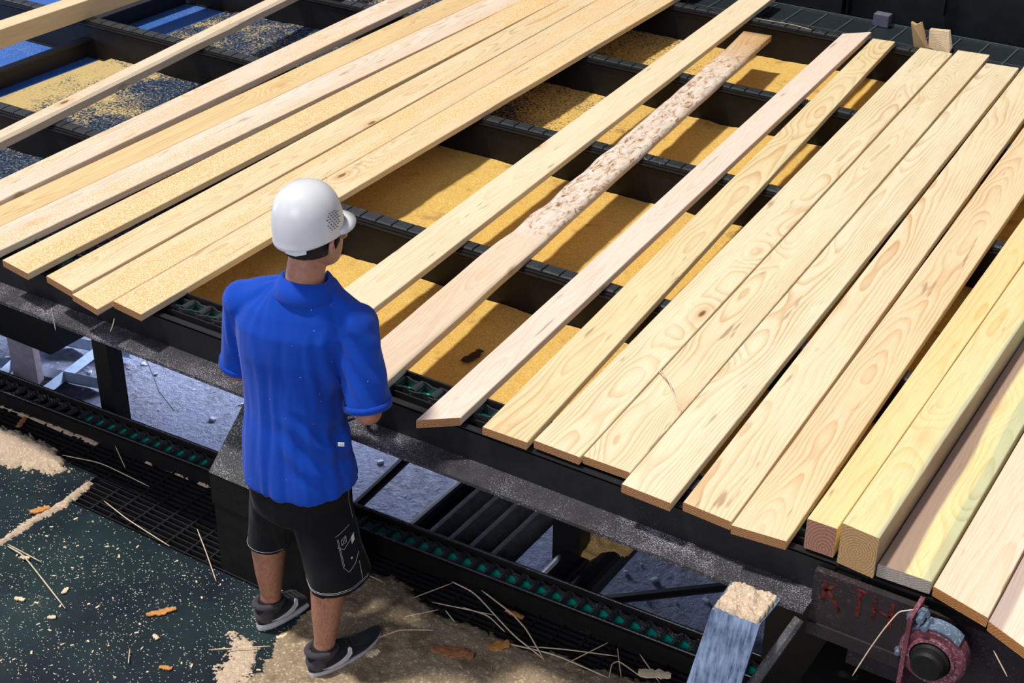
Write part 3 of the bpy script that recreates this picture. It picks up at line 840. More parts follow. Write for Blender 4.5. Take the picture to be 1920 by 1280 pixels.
g = MB(); g.tube([(-3.12, 3.66, -.1), (-3.19, 4.6, -.1), (-3.2, 5.6, -.1)], .022, 10); tag(g.build('support_rod', M['blacker']), 'thin black rod above the gravel right of the man', 'rod')
g = MB(); g.box(-7.5, -4.78, 3.72, 6.2, .10, .66)
tag(g.build('hopper', M['blacker']), 'large black hopper under the left part of the table', 'hopper')
g = MB()
Fm = lambda a, b: g.tube([a, b], .035, 4)
z = -.76
for a, b in (((-6.15, 4.45), (-5.5, 4.60)), ((-6.30, 4.75), (-5.62, 4.92)), ((-6.0, 4.2), (-6.25, 5.0)), ((-5.72, 4.35), (-5.85, 5.1))):
    g.tube([(*a, z), (*b, z)], .035, 4)
tag(g.build('metal_frame', plain('pale_blue_frame', (.42, .55, .72), .6)), 'pale blue metal frame on the ground behind the left leg', 'frame')
g = MB(); g.box(-6.02, -5.82, 4.42, 4.46, -.80, -.52)
tag(g.build('timber_block', plain('pink_block', (.60, .48, .48), .8)), 'pinkish block standing by the pale frame under the table', 'block')
g = MB(); g.tube([(-2.45, 4.45, -.76), (-1.95, 4.88, -.74)], .022, 6); tag(g.build('iron_bar', M['blacker']), 'thin black bar lying on the gravel under the rail at right', 'bar')
g = MB(); g.tube([(-5.63, 4.97, -.76), (-5.5, 4.90, -.72), (-5.36, 4.81, -.74), (-5.2, 4.70, -.75), (-5.03, 4.63, -.77)], .003, 5)
tag(g.build('wire', M['blacker']), 'thin dark wire lying on the gravel left of the man', 'wire')

# ------------------------------------------------------------------ straws, bark and chips
ST = dict(
 s1=[(-3.97, 2.75), (-3.863, 2.736), (-3.519, 2.618)], s2=[(-3.974, 2.755), (-3.784, 2.75)], s3=[(-4.242, 3.275), (-4.056, 3.311), (-3.789, 3.31)],
 s4=[(-3.865, 3.14), (-3.687, 3.093), (-3.45, 3.071)], s5=[(-3.449, 3.217), (-3.301, 3.112), (-3.175, 3.023)], s6=[(-2.945, 2.731), (-2.779, 2.862)],
 s7=[(-4.113, 3.443), (-3.961, 3.35)], s8=[(-4.742, 3.385), (-4.503, 3.393)], s9=[(-3.128, 2.536), (-3.177, 2.592)],
 r1=[(-2.521, 3.33), (-2.448, 3.481)], r2=[(-2.452, 3.483), (-2.339, 3.464), (-2.099, 3.348), (-1.956, 3.316)], r3=[(-2.331, 3.497), (-2.164, 3.439), (-2.077, 3.396), (-1.963, 3.318)],
 r4=[(-2.451, 3.358), (-2.224, 3.421)], r5=[(-2.485, 3.233), (-2.406, 3.333)], r6=[(-2.494, 3.09), (-2.446, 3.158), (-2.355, 3.231)], r7=[(-2.336, 3.382), (-2.228, 3.384), (-2.139, 3.355)],
 r8=[(-2.387, 3.348), (-2.321, 3.313)], r9=[(-2.139, 3.309), (-1.932, 3.348), (-1.731, 3.36)], r10=[(-2.04, 3.338), (-1.913, 3.386), (-1.753, 3.465)], r11=[(-1.88, 3.331), (-1.812, 3.503)],
 r12=[(-1.726, 3.358), (-1.749, 3.417), (-1.737, 3.444), (-1.639, 3.427)], r13=[(-1.775, 3.505), (-1.694, 3.385)], r14=[(-1.694, 3.516), (-1.571, 3.428)], r15=[(-2.743, 3.342), (-2.652, 3.341)])
SL = dict(s1='long pale straw on the dark deck, lower left', s2='short straw beside the long one on the dark deck at left', s3='straw lying across the grating near the sawdust pile',
 s4='straw along the lower edge of the left grating', s5='bent straw on the grating near the black box', s6='nearly level straw just left of the right shoe', s7='short straw on the grating under the left teal links',
 s8='straw at the left edge along the channel foot', s9='tiny upright straw on the deck near the bottom edge', r1='straw from sawdust edge up to the channel, right of the shorts', r2='longest straw, crossing the right grating',
 r3='long straw running down from the channel over the right grating', r4='straw lying level across the right grating', r5='short straw at the sawdust edge under the channel', r6='straw on the brown sawdust right of the shoe toe',
 r7='curved straw on the right grating beneath the longest straw', r8='short straw crossing the sawdust edge', r9='straw along the sawdust edge towards lower right', r10='straw on the grating above the lower right sawdust',
 r11='straw slanting up to the channel at lower right', r12='looped straw on the grating at lower right', r13='straight straw crossing the looped one', r14='straw beside the chute plate foot', r15='straw right behind the shorts hem')
def straw_curve(g, P, r=.0022):
    pts = []
    for i in range(len(P) - 1):
        a, b = Vector(P[i]), Vector(P[i + 1])
        for k in range(6): pts.append(a.lerp(b, k / 6))
    pts.append(Vector(P[-1]))
    for i in range(2):
        pts = [pts[0]] + [(pts[k - 1] + pts[k] * 2 + pts[k + 1]) / 4 for k in range(1, len(pts) - 1)] + [pts[-1]]
    n = len(pts); g.tube(pts, [r * (1 if 0 < k < n - 1 else .4) for k in range(n)], 6)
for i, (k, P) in enumerate(ST.items()):
    g = MB(); z = .012 + .004 * (i % 4)
    straw_curve(g, [(x, y, z + (.012 if 0 < j < len(P) - 1 else 0)) for j, (x, y) in enumerate(P)], .0026 if k in ('s1', 'r2', 'r3', 'r9') else .002)
    tag(g.build('straw', M['straw']), SL[k], 'straw', 'straws on the deck and grating')
HG = [([(-3.973, 3.13, .857), (-3.965, 3.125, .818), (-3.957, 3.12, .770)], 'straw hanging over the rail ledge at left'),
      ([(-3.626, 3.115, .925), (-3.629, 3.11, .905), (-3.645, 3.105, .870)], 'straw hanging from the board ends left of the man'),
      ([(-.726, 3.13, .94), (-.761, 3.12, .925), (-.787, 3.10, .865), (-.813, 3.09, .79), (-.843, 3.08, .69)], 'long white straw hanging in front of the red letters'),
      ([(-.504, 3.10, .93), (-.457, 3.09, .875)], 'short straw hanging under the rightmost board end'),
      ([(-1.845, 3.817, .953), (-1.774, 3.755, .972), (-1.677, 3.642, .953)], 'long straw lying on the close-set boards'),
      ([(-1.841, 3.827, .953), (-1.741, 3.726, .968), (-1.663, 3.633, .954)], 'second straw next to the long one on the close-set boards'),
      ([(-3.165, 7.49, .921), (-2.951, 7.50, .923), (-2.834, 7.48, .921)], 'straw lying along the farthest chain')]
for P, lab in HG:
    g = MB(); straw_curve(g, P, .0018); tag(g.build('straw', M['straw']), lab, 'straw', 'straws caught on rail and boards')

def chip(c, L, W, ang, mat, seed, thick=.004, n=10, curl=.25):
    rs = random.Random(seed); g = MB(); R = []
    for i in range(n + 1):
        u = i / n; w = W * (math.sin(PI * (.12 + .76 * u)) ** .5) * rs.uniform(.7, 1.1) / 2; x = (u - .5) * L; sh = rs.uniform(-.12, .12) * W
        z = thick + curl * L * .25 * (u - .5) ** 2 + .15 * thick * rs.random()
        R.append([V(x, -w + sh, z), V(x, w + sh, z), V(x, w * .95 + sh, z + thick), V(x, sh, z + thick * 1.5), V(x, -w * .95 + sh, z + thick)])
    g.rings(R); o = g.build('bark_chip', mat, loc=c); o.rotation_euler = (0, 0, ang); return o
for args, lab in [
    (((-3.228, 2.795, .0), .105, .030, .95, M['barkorange'], 1), 'orange bark chip on the dark deck left of the shoes'),
    (((-4.045, 2.975, .004), .075, .035, 1.1, M['barkorange'], 2), 'orange bark chip on the deck seam'),
    (((-3.012, 2.593, .0), .045, .022, .4, M['barkorange'], 3), 'small orange bark chip near the bottom edge'),
    (((-3.53, 2.564, .0), .030, .018, .6, M['chip'], 4), 'small square wood chip on the dark deck, lower left'),
    (((-3.15, 2.688, .0), .028, .018, -.2, M['chip'], 5), 'small square wood chip below the orange bark'),
    (((-2.235, 3.175, .016), .150, .050, .35, M['barkred'], 6), 'big reddish bark piece on the brown sawdust'),
    (((-2.118, 3.285, .018), .075, .045, .95, M['barkorange'], 16), 'orange broken end beside the big reddish bark piece'),
    (((-2.17, 3.468, .004), .075, .025, .0, M['barkorange'], 7), 'pale and orange bark chip on the right grating'),
    (((-4.585, 3.365, .004), .085, .028, 2.0, M['barkred'], 8), 'reddish bark chip on the grating at far left'),
    (((-1.605, 3.455, .018), .11, .045, .4, M['chip'], 9), 'pale wood chip at the lower right sawdust edge'),
    (((-3.60, 2.69, .0), .035, .018, 1.8, M['chip'], 10), 'pale chip between the long straw and bottom left'),
    (((-3.70, 2.57, .0), .040, .022, .3, M['chip'], 11), 'pale flat chip at the left of the lower deck'),
    (((-3.86, 2.738, .006), .036, .02, .3, M['chip'], 12), 'round pale chip lying on the long straw'),
    (((-2.78, 2.93, .004), .05, .02, .9, M['chip'], 13), 'pale chip between the two shoes'),
    (((-2.605, 3.85, .735), .10, .040, 1.45, M['barkdark'], 14), 'black bark flake on the sawdust in the tray'),
    (((-2.46, 3.02, .014), .05, .03, 1.2, M['chip'], 15), 'small chip on the sawdust by the shoe tip')]:
    tag(chip(*args), lab, 'bark chip', 'bark and wood chips')
g = MB(); rs = random.Random(4)
for k in range(1300):
    x = rs.uniform(-4.6, -2.6); y = rs.uniform(2.1, 3.05); r = rs.choice((.0012, .0015, .002, .0025, .0045)) * rs.uniform(.6, 1.3)
    if nn(x, y, 2.5, 9) < rs.uniform(-.5, .4): continue
    Mx = Matrix.Translation(V(x, y, .002)) @ Matrix.Rotation(rs.uniform(0, 6), 4, 'Z')
    g.box(-r * rs.uniform(.8, 2.5), r, -r * .6, r * .6, -.001, .0015, Mx)
tag(g.build('wood_flakes', M['chip']), 'fine pale wood flakes scattered over the dark deck', 'wood flakes', kind='stuff')

# ------------------------------------------------------------------ the man
BX, BY = -2.66, 2.95
root = empty('person', (BX, BY, 0))
tag(root, 'man in blue polo shirt, black shorts and white helmet standing at the front rail', 'person')
def skin_mat():
    t = NT('skin'); c = t.coord()
    n = t.noise(c, 60, 3, .6); col = t.mix(t.mr(n, .3, .7), (.36, .165, .105, 1), (.46, .225, .15, 1))
    z = t.sep(c)[2]
    hr = t.noise(t.mapping(c, scale=(260, 260, 40)), 1, 2, .7)
    leg = t.math('MULTIPLY', t.mr(z, .05, .12), t.mr(z, .45, .55, 1, 0))
    col = t.mix(t.math('MULTIPLY', t.mr(hr, .55, .66, 0, .6), leg), col, (.10, .05, .035, 1))
    t.b.inputs['Subsurface Weight'].default_value = .08; t.b.inputs['Subsurface Radius'].default_value = (.02, .008, .004)
    t.bump(t.noise(c, 220, 3, .6), .15, .001)
    return t.fin(col, .5, 0, .4)
def cloth(name, col, var=.12, lint=None, weave=900, sheen=.10):
    t = NT(name); c = t.coord()
    n = t.noise(c, 7, 3, .5); k = t.mr(n, .3, .7, 1 - var, 1 + var)
    cc = t.mix(1.0, (*col, 1), t.comb(k, k, k), 'MULTIPLY')
    if lint:
        sp = t.voro(c, 55); sc = t.sep(t.voro(c, 55, out='Color'))[0]
        f = t.math('MULTIPLY', t.mr(sp, .05, .09, 1, 0), t.math('GREATER_THAN', sc, .90))
        cc = t.mix(f, cc, (*lint, 1))
    w = t.noise(c, weave, 1, .5)
    t.bump(w, .25, .0008)
    t.b.inputs['Sheen Weight'].default_value = sheen
    return t.fin(cc, .85, 0, .2)
M['skin'] = skin_mat(); M['polo'] = cloth('blue_pique', (.002, .058, .46), .10, (.65, .75, .95))
M['collar'] = cloth('blue_rib', (.003, .058, .47), .05)
M['shorts'] = cloth('black_cotton', (.0045, .005, .007), .35, None, 900, .05)
M['stitch'] = plain('white_stitch', (.35, .35, .36), .8)
M['white'] = plain('white_label', (.75, .75, .78), .6)
M['hair'] = plain('dark_hair', (.012, .009, .008), .6, 0, .4, .4, 200, 1)
M['shoe'] = cloth('black_mesh', (.016, .017, .021), .3, (.5, .5, .5), 500)
M['heel'] = cloth('grey_lining', (.060, .055, .068), .2, None, 500)
M['sole'] = plain('white_rubber', (.52, .52, .58), .6, 0, .4, .15, 40)
M['helmet'] = plain('white_plastic', (.70, .72, .77), .28, 0, .5, .03, 20)
M['holes'] = plain('dark_hole', (.05, .05, .06), .8)

def L(x, y, z): return V(x - BX, y - BY, z)
def tubeb(g, pts, rad, n=20, flat=1.0):
    g.tube(pts, rad, n, True, flat)
    for p, r in ((pts[0], rad[0]), (pts[-1], rad[-1])): g.ball(p, r * .995, n=8)

# joints (world)
shR, elR, wrR = (-2.452, 3.010, 1.318), (-2.400, 2.985, 1.040), (-2.55, 3.150, 1.005)
shL, elL, wrL = (-2.822, 2.935, 1.322), (-2.905, 2.965, 1.035), (-2.80, 3.150, .985)
hipR, knR, anR = (-2.595, 2.94, .84), (-2.535, 2.945, .470), (-2.560, 2.885, .085)
hipL, knL, anL = (-2.750, 2.95, .84), (-2.835, 2.985, .465), (-2.868, 2.975, .090)
def lerp(a, b, t): return tuple(a[i] + (b[i] - a[i]) * t for i in range(3))

# --- body (one continuous surface)
g = MB()
def ell(z, cx, cy, ax, ay, n=32, p=2.3, tilt=0):
    out = []; yw = math.radians(12) * max(0, min(1, (z - .95) / .3)); cw, sw = math.cos(yw), math.sin(yw)
    for k in range(n):
        a = 2 * PI * k / n; ca, sa = math.cos(a), math.sin(a)
        x = ax * math.copysign(abs(ca) ** (2 / p), ca); y = ay * math.copysign(abs(sa) ** (2 / p), sa)
        out.append(L(cx + x * cw - y * sw, cy + x * sw + y * cw, z + tilt * y))
    return out
g.rings([ell(.80, -2.665, 2.95, .150, .10), ell(.9, -2.668, 2.95, .152, .105), ell(1.05, -2.668, 2.955, .135, .095), ell(1.20, -2.655, 2.96, .150, .100), ell(1.30, -2.635, 2.965, .150, .09), ell(1.36, -2.62, 2.97, .09, .07), ell(1.42, -2.60, 2.975, .06, .055)])
NK = [(-2.608, 2.970, 1.38), (-2.600, 2.965, 1.45), (-2.595, 2.980, 1.52), (-2.588, 2.995, 1.57)]
tubeb(g, [L(*p) for p in NK], [.066, .058, .056, .058], 24)
# head: cranium, jaw, face
HY = math.radians(-11)      # head turned slightly to its right
HM = Matrix.Rotation(HY, 3, 'Z')
HC = L(-2.585, 2.996, 1.600)
def H(x, y, z): return HC + HM @ V(x, y, z)
def headring(z, cy, ax, ayf, ayb, n=32):
    out = []
    for k in range(n):
        a = 2 * PI * k / n; ca, sa = math.cos(a), math.sin(a)
        out.append(H(ax * math.copysign(abs(ca) ** .95, ca), cy + (ayf if sa > 0 else ayb) * math.copysign(abs(sa) ** .95, sa), z))
    return out
g.rings([headring(-.120, .045, .030, .028, .030), headring(-.105, .030, .048, .052, .055), headring(-.08, .018, .060, .072, .075), headring(-.045, .008, .069, .086, .088),
         headring(0, .0, .074, .088, .095), headring(.04, 0, .075, .078, .095), headring(.08, 0, .068, .070, .086), headring(.11, 0, .050, .055, .070), headring(.124, 0, .022, .025, .03)])
g.ball(H(0, .098, -.032), .017, .75, 1.0, .9, 8)                   # nose tip
g.tube([H(0, .084, .012), H(0, .097, -.015), H(0, .104, -.030)], [.007, .010, .012], 8)
for s in (-1, 1):
    g.ball(H(s * .013, .093, -.036), .009, 1, 1, .8, 6)
    g.tube([H(s * .050, .072, .022), H(s * .030, .088, .026), H(s * .014, .091, .022)], [.006, .008, .006], 6)   # brow
    g.ball(H(s * .046, .070, -.022), .020, 1, .8, .8, 8)           # cheek
    E0 = H(s * .080, -.002, -.034)                                  # ear: helix, lobe, concha wall
    hel = [E0 + HM @ V(s * (.008 + .006 * math.sin(PI * t)), -.012 * math.sin(PI * t * 1.2) + .010 * (1 - t), .030 * math.cos(PI * t * 1.05)) for t in [k / 10 for k in range(11)]]
    g.tube(hel, [.0045] * 11, 8)
    g.ball(E0 + HM @ V(s * .004, .001, 0), .022, .28, .62, 1.25, 8)
g.tube([H(-.024, .086, -.060), H(0, .095, -.058), H(.024, .086, -.060)], [.003, .006, .003], 8)
g.tube([H(-.021, .086, -.068), H(0, .094, -.069), H(.021, .086, -.068)], [.003, .0065, .003], 8)
g.ball(H(0, .078, -.098), .020, 1.1, .8, .8, 8)
# arms
def arm(sh, el, wr):
    g.tube([L(*sh), L(*lerp(sh, el, .35)), L(*lerp(sh, el, .7)), L(*el)], [.046, .048, .043, .040], 20); g.ball(L(*sh), .046, n=8); g.ball(L(*el), .041, n=10)
    g.tube([L(*el), L(*lerp(el, wr, .3)), L(*lerp(el, wr, .7)), L(*wr)], [.039, .041, .033, .026], 20); g.ball(L(*wr), .027, n=8)
arm(shR, elR, wrR); arm(shL, elL, wrL)
# hands resting by the rail: palm, four unequal curled fingers and a thumb
def hand(wr, d, palm_n, side):
    d = Vector(d).normalized(); n = Vector(palm_n).normalized(); s = d.cross(n).normalized() * side
    w = L(*wr)
    R = []
    for t, hw, th in ((-.01, .022, .016), (.02, .032, .015), (.05, .040, .014), (.085, .041, .013), (.095, .038, .011)):
        R.append([w + d * t + s * hw * math.cos(2 * PI * k / 16) + n * th * math.sin(2 * PI * k / 16) for k in range(16)])
    g.rings(R)
    for k, (ln, o) in enumerate(((.068, .031), (.077, .011), (.072, -.010), (.056, -.029))):
        b = w + d * .085 + s * o; cur = b; a = .35; pts = [b - d * .02, b]
        for seg in (.42, .32, .26):
            a += .42
            cur = cur + (d * math.cos(a) - n * math.sin(a)) * ln * seg; pts.append(cur)
        g.tube(pts, [.009, .0092, .0088, .008, .0068], 10); g.ball(pts[-1], .0068, n=6)
    b = w + d * .025 + s * .030
    pts = [b, b + s * .022 + d * .020 - n * .006, b + s * .032 + d * .045 - n * .014, b + s * .030 + d * .068 - n * .022]
    g.tube(pts, [.014, .012, .0105, .0085], 10); g.ball(pts[-1], .0085, n=6)
hand(wrR, (-.45, .75, -.10), (0, 0, 1), -1)
hand(wrL, (.45, .75, -.10), (0, 0, 1), 1)
# legs
def leg(hp, kn, an):
    g.tube([L(*hp), L(*lerp(hp, kn, .5)), L(*lerp(hp, kn, .85)), L(*kn)], [.056, .062, .056, .055], 22); g.ball(L(*kn), .055, n=10)
    c1_, c2_ = lerp(kn, an, .3), lerp(kn, an, .62)
    c1_ = (c1_[0], c1_[1] - .018, c1_[2]); c2_ = (c2_[0], c2_[1] - .010, c2_[2])
    g.tube([L(*kn), L(*c1_), L(*c2_), L(*lerp(kn, an, .88)), L(*an)], [.052, .060, .048, .036, .037], 22)
    a = V(*an)
    g.tube([L(*an), L(a.x, a.y + .02, .05), L(a.x, a.y + .07, .040)], [.036, .034, .022], 14)
    for s in (-1, 1): g.ball(L(a.x + s * .030, a.y, a.z + .005), .014, n=6)
leg(hipR, knR, anR); leg(hipL, knL, anL)
body = link('body', baked(g, .0042, 3), root); body.data.materials.append(M['skin'])
# eyes and brows
for s in (-1, 1):
    g = MB(); g.ball(H(s * .031, .0795, .004), .0125, n=10); g.build('eye', plain('eye_white', (.7, .68, .65), .2), root, True)
    g = MB(); g.ball(H(s * .031, .0885, .004), .0055, n=8); g.build('iris', M['hair'], root, True)
# hair: cap over skull, sideburns, nape stubble
g = MB()
g.rings([headring(-.062, -.006, .066, .006, .080), headring(-.04, -.006, .0735, .012, .093), headring(0, 0, .0775, .018, .0985), headring(.04, 0, .080, .074, .098), headring(.08, 0, .074, .070, .090), headring(.115, 0, .05, .06, .07)])
for s in (-1, 1): g.tube([H(s * .073, .030, .02), H(s * .0735, .027, -.02), H(s * .070, .022, -.045)], [.012, .010, .005], 8)
me = baked(g, .0045, 2)
NR = [v.normal.copy() for v in me.vertices]
for v, vn in zip(me.vertices, NR): v.co += vn * (.0025 * noise.noise(v.co * 160) + .001)
hair = link('hair', me, root); me.materials.append(M['hair'])

# --- helmet
hm = MB(); C0 = L(-2.592, 2.986, 1.600)
HMz = Matrix.Rotation(math.radians(-10), 3, 'Z') @ Matrix.Rotation(math.radians(3), 3, 'X')
def HP(x, y, z): return C0 + HMz @ V(x, y, z)
R = []
NN = 48
def hring(z, k, extra=0, drop=0):
    out = []
    for i in range(NN):
        a = 2 * PI * i / NN; ca, sa = math.cos(a), math.sin(a)
        ax, ay = .098 * k + extra, (.110 if sa < 0 else .110) * k + extra
        zz = z - drop * max(0, -sa) ** 1.5
        out.append(HP(ax * ca, ay * sa, zz))
    return out
prof = [(-.006, .985), (-.003, 1.012), (.004, 1.0), (.022, 1.0), (.048, .985), (.075, .94), (.098, .87), (.118, .76), (.134, .61), (.145, .42), (.151, .20), (.152, .06)]
hm.rings([hring(z, k, 0, .016 * max(0, 1 - z / .07)) for z, k in prof])
shell = hm.build('helmet', M['helmet'], root, True)
g = MB(); R = []
for i in range(21):                                   # peak
    a = math.radians(22 + 136 * i / 20); ca, sa = math.cos(a), math.sin(a)
    e = .046 * math.sin(PI * i / 20) ** .6
    R.append([HP(.097 * ca, .109 * sa, .006), HP((.099 + e * .6) * ca, (.110 + e) * sa, -.004 - e * .12), HP((.100 + e * .6) * ca, (.112 + e) * sa, .000 - e * .08), HP(.098 * ca, .110 * sa, .016)])
g.rings(R); g.build('peak', M['helmet'], shell, True)
g = MB()
for r in range(7):                                    # vent holes on the right side
    for q in range(5):
        if (r in (0, 6) and q in (0, 4)): continue
        az = math.radians(22 - q * 6.0 + (3 if r % 2 else 0)); zz = .030 + r * .0085
        k = 1.0 - (zz - .02) * .9 - max(0, zz - .05) * .8
        kk = 1.0 - max(0, zz - .03) ** 1.5 * 2.6
        p = HP(.0985 * kk * math.cos(az), .1105 * kk * math.sin(az), zz); nrm = (p - C0); nrm.z *= .35; nrm.normalize()
        a = nrm.cross(V(0, 0, 1)).normalized(); b = a.cross(nrm)
        g.poly([p + nrm * .0012 + (a * math.cos(2 * PI * j / 8) + b * math.sin(2 * PI * j / 8)) * .0016 for j in range(8)] + [p - nrm * .003 + (a * math.cos(2 * PI * j / 8) + b * math.sin(2 * PI * j / 8)) * .0016 for j in range(8)],
               [tuple(range(8))] + [(j, (j + 1) % 8, (j + 1) % 8 + 8, j + 8) for j in range(8)])
g.build('vent_holes', M['holes'], shell)
g = MB()
R = []
for i in range(9):
    a = math.radians(-78 + 4.5 * i); ca, sa = math.cos(a), math.sin(a)
    R.append([HP(.092 * ca, .104 * sa, .004), HP(.095 * ca, .107 * sa, -.030 + .006 * abs(i - 4) / 4), HP(.099 * ca, .111 * sa, -.030 + .006 * abs(i - 4) / 4), HP(.096 * ca, .108 * sa, .004)])
g.rings(R); g.build('headband_tab', M['helmet'], shell, False)

# --- polo shirt
g = MB()
def hemz(p): return 0
g.rings([ell(.742, -2.662, 2.950, .200, .143, 40, 2.3, .17), ell(.77, -2.663, 2.950, .197, .142, 40, 2.3, .14), ell(.86, -2.668, 2.95, .181, .133, 40, 2.3, .05), ell(.97, -2.668, 2.955, .166, .124, 40), ell(1.08, -2.666, 2.958, .166, .124, 40),
         ell(1.20, -2.655, 2.962, .184, .130, 40), ell(1.29, -2.644, 2.966, .196, .128, 40), ell(1.35, -2.634, 2.970, .168, .110, 40), ell(1.39, -2.620, 2.974, .128, .092, 40), ell(1.43, -2.606, 2.978, .086, .078, 40)])
g.tube([L(*shL), L(-2.74, 2.950, 1.352), L(-2.63, 2.975, 1.382), L(-2.53, 2.998, 1.356), L(*shR)], [.060, .064, .070, .064, .060], 24)
def sleeve(sh, el, rr):
    a = Vector(sh); b = Vector(lerp(sh, el, .90)); g.ball(L(*(Vector(sh) + V(0, 0, -.004))), rr[0] * 1.06, 1, 1, .98, 12)
    inn = a.lerp(V(-2.63, 2.965, 1.37), .45)
    g.tube([L(*inn), L(*a)], [rr[0] * .95, rr[0]], 22)
    d = (b - a)
    g.tube([L(*(a + d * t)) for t in (0, .3, .6, .85, 1.0)], [rr[0], rr[1], rr[2], rr[3], rr[4]], 24)
sleeve(shR, elR, (.064, .067, .068, .069, .070)); sleeve(shL, elL, (.064, .062, .060, .060, .060))
me = baked(g, .0055, 5)
NR = [v.normal.copy() for v in me.vertices]; OUT = []
for v, vn in zip(me.vertices, NR):
    c = v.co.copy(); z = c.z
    lowk = max(0, min(1, (1.20 - z) / .3)); side = 1 if c.x > 0 else -1
    ang = math.atan2(c.y, c.x)
    f = .011 * lowk * noise.noise(V(ang * 2.6, z * 2.0, 3)) + .006 * lowk * noise.noise(V(ang * 6, z * 2.6 + ang, 7)) + .004 * noise.noise(V(ang * 4, z * 5, 2))
    # folds that run in from the right hip and under the right arm
    q = z * 1.0 + (c.x - .12) * .9
    f += .010 * max(0, 1 - abs(z - .92) / .14) * max(0, min(1, (c.x - .02) / .08)) * math.sin(q * 62 + 2 * noise.noise(V(c.x * 6, z * 6, 1)))
    f += .012 * max(0, 1 - abs(z - 1.16) / .18) * max(0, 1 - abs(c.x - .165) / .06) * math.sin(c.x * 150 + z * 6) + .005 * max(0, 1 - abs(z - 1.2) / .15) * max(0, 1 - abs(c.x + .18) / .05) * math.sin(c.x * 150)
    if c.x > .20 and z > 1.0: f += .004 * math.sin((c.x * 1.5 + z) * 75) * max(0, min(1, (c.y + .12) / .1))
    f += .0035 * math.exp(-((c.x + .03) / .012) ** 2) * (1 if c.y < 0 else 0) * max(0, min(1, (1.25 - z) / .2))
    f += .0025 * noise.noise(V(c.x * 11, c.y * 11, z * 8))
    v.co = c + vn * f
polo = link('polo_shirt', me, root); me.materials.append(M['polo'])
# collar
g = MB(); R = []
for i in range(33):
    a = math.radians(-90 - 158 + 316 * i / 32); ca, sa = math.cos(a), math.sin(a)
    cx, cy = -2.605, 2.975
    back = max(0, -sa)
    top = 1.450 + .010 * back - .004 * (1 - back); out = 1.0
    r1x, r1y = .070, .065; r2x, r2y = .108, .100
    zb = 1.402 + .002 * back
    R.append([L(cx + r1x * .92 * ca, cy + r1y * .92 * sa, top - .05), L(cx + r1x * ca, cy + r1y * sa, top), L(cx + r1x * 1.10 * ca, cy + r1y * 1.12 * sa, top + .002), L(cx + r2x * ca, cy + r2y * sa, zb), L(cx + (r2x - .004) * ca, cy + (r2y - .004) * sa, zb - .006), L(cx + (r1x + .004) * ca, cy + (r1y + .004) * sa, top - .012)])
g.rings(R)
g.build('collar', M['collar'], polo, True)
def ring_around(c, d, r, w, mat, name, parent, n=32, sy=1.0):
    d = Vector(d).normalized(); a = d.cross(V(0, 1, 0)).normalized(); b = a.cross(d)
    g = MB(); R = []
    for t, rr in ((0, r * .97), (0, r + .0025), (w, r + .0025), (w, r * .97)):
        R.append([Vector(c) + d * t + (a * math.cos(2 * PI * k / n) + b * math.sin(2 * PI * k / n) * sy) * rr for k in range(n)])
    g.rings(R, caps=False)
    return g.build(name, mat, parent, True)
for sh, el, r in ((shR, elR, .0725), (shL, elL, .0610)):
    a, b = Vector(sh), Vector(el); p = a.lerp(b, .86)
    ring_around(L(*p), b - a, r, .022, M['polo'], 'sleeve_band', polo)
g = MB()
g.box(-.004, .016, -.002, .002, -.006, .006, Matrix.Translation(L(-2.452, 2.900, .950)) @ Matrix.Rotation(.5, 4, 'Z'))
g.build('side_label', M['white'], polo)

# --- shorts
g = MB()
g.rings([ell(.60, -2.672, 2.945, .158, .118, 36), ell(.68, -2.670, 2.945, .176, .126, 36), ell(.77, -2.668, 2.95, .176, .126, 36), ell(.85, -2.668, 2.952, .162, .116, 36)])
def shortleg(hp, kn, r0, r1, x_off):
    a = V(hp[0], hp[1], .69); b = Vector(lerp(hp, kn, 1.0)); b.z = .385; b.x += x_off
    R = []
    for t, rx, ry in ((0, r0, r0 * 1.05), (.3, r0 * 1.0, r0 * 1.12), (.7, (r0 + r1) / 2, r1 * 1.05), (1.0, r1, r1 * 1.12)):
        c = a.lerp(b, t)
        R.append([L(c.x + rx * math.cos(2 * PI * k / 28), c.y + ry * math.sin(2 * PI * k / 28), c.z + (.10 * math.sin(2 * PI * k / 28) * ry if t == 1 else 0)) for k in range(28)])
    g.rings(list(reversed(R)))
shortleg(hipR, knR, .094, .102, .012); shortleg(hipL, knL, .092, .088, .0)
me = baked(g, .0055, 4)
NR = [v.normal.copy() for v in me.vertices]
for v, vn in zip(me.vertices, NR):
    c = v.co.copy(); ang = math.atan2(c.y, c.x - (.10 if c.x > 0 else -.10))
    v.co = c + vn * (.006 * noise.noise(V(ang * 2.2, c.z * 4, 9 + (c.x > 0))) + .0035 * noise.noise(c * 14))
shorts = link('cargo_shorts', me, root); me.materials.append(M['shorts'])
# surface projection for stitches and pocket: ray to the shorts surface
from mathutils.bvhtree import BVHTree
bv = BVHTree.FromPolygons([v.co.copy() for v in me.vertices], [tuple(p.vertices) for p in me.polygons])
def onto(p, d, off=.0015):
    h, n, _, _ = bv.ray_cast(Vector(p), Vector(d).normalized())
    return (h - Vector(d).normalized() * off, n) if h else (Vector(p), V(1, 0, 0))
RD = V(-.80, .60, 0)      # towards the body from behind-right
def srf(u, z, off=.0015, d=RD):
    """u = offset sideways (m) on the right leg's outer back face"""
    c = V(.125, 0, z) ; side = V(-d.y, d.x, 0).normalized()
    p = c - d.normalized() * .4 - side * u
    return onto(p, d, off)[0]
g = MB(); 
def stitch(pts, r=.0009): g.tube([srf(*p) for p in pts], r, 4)
def seg(a, b, n=8): return [(a[0] + (b[0] - a[0]) * k / n, a[1] + (b[1] - a[1]) * k / n) for k in range(n + 1)]
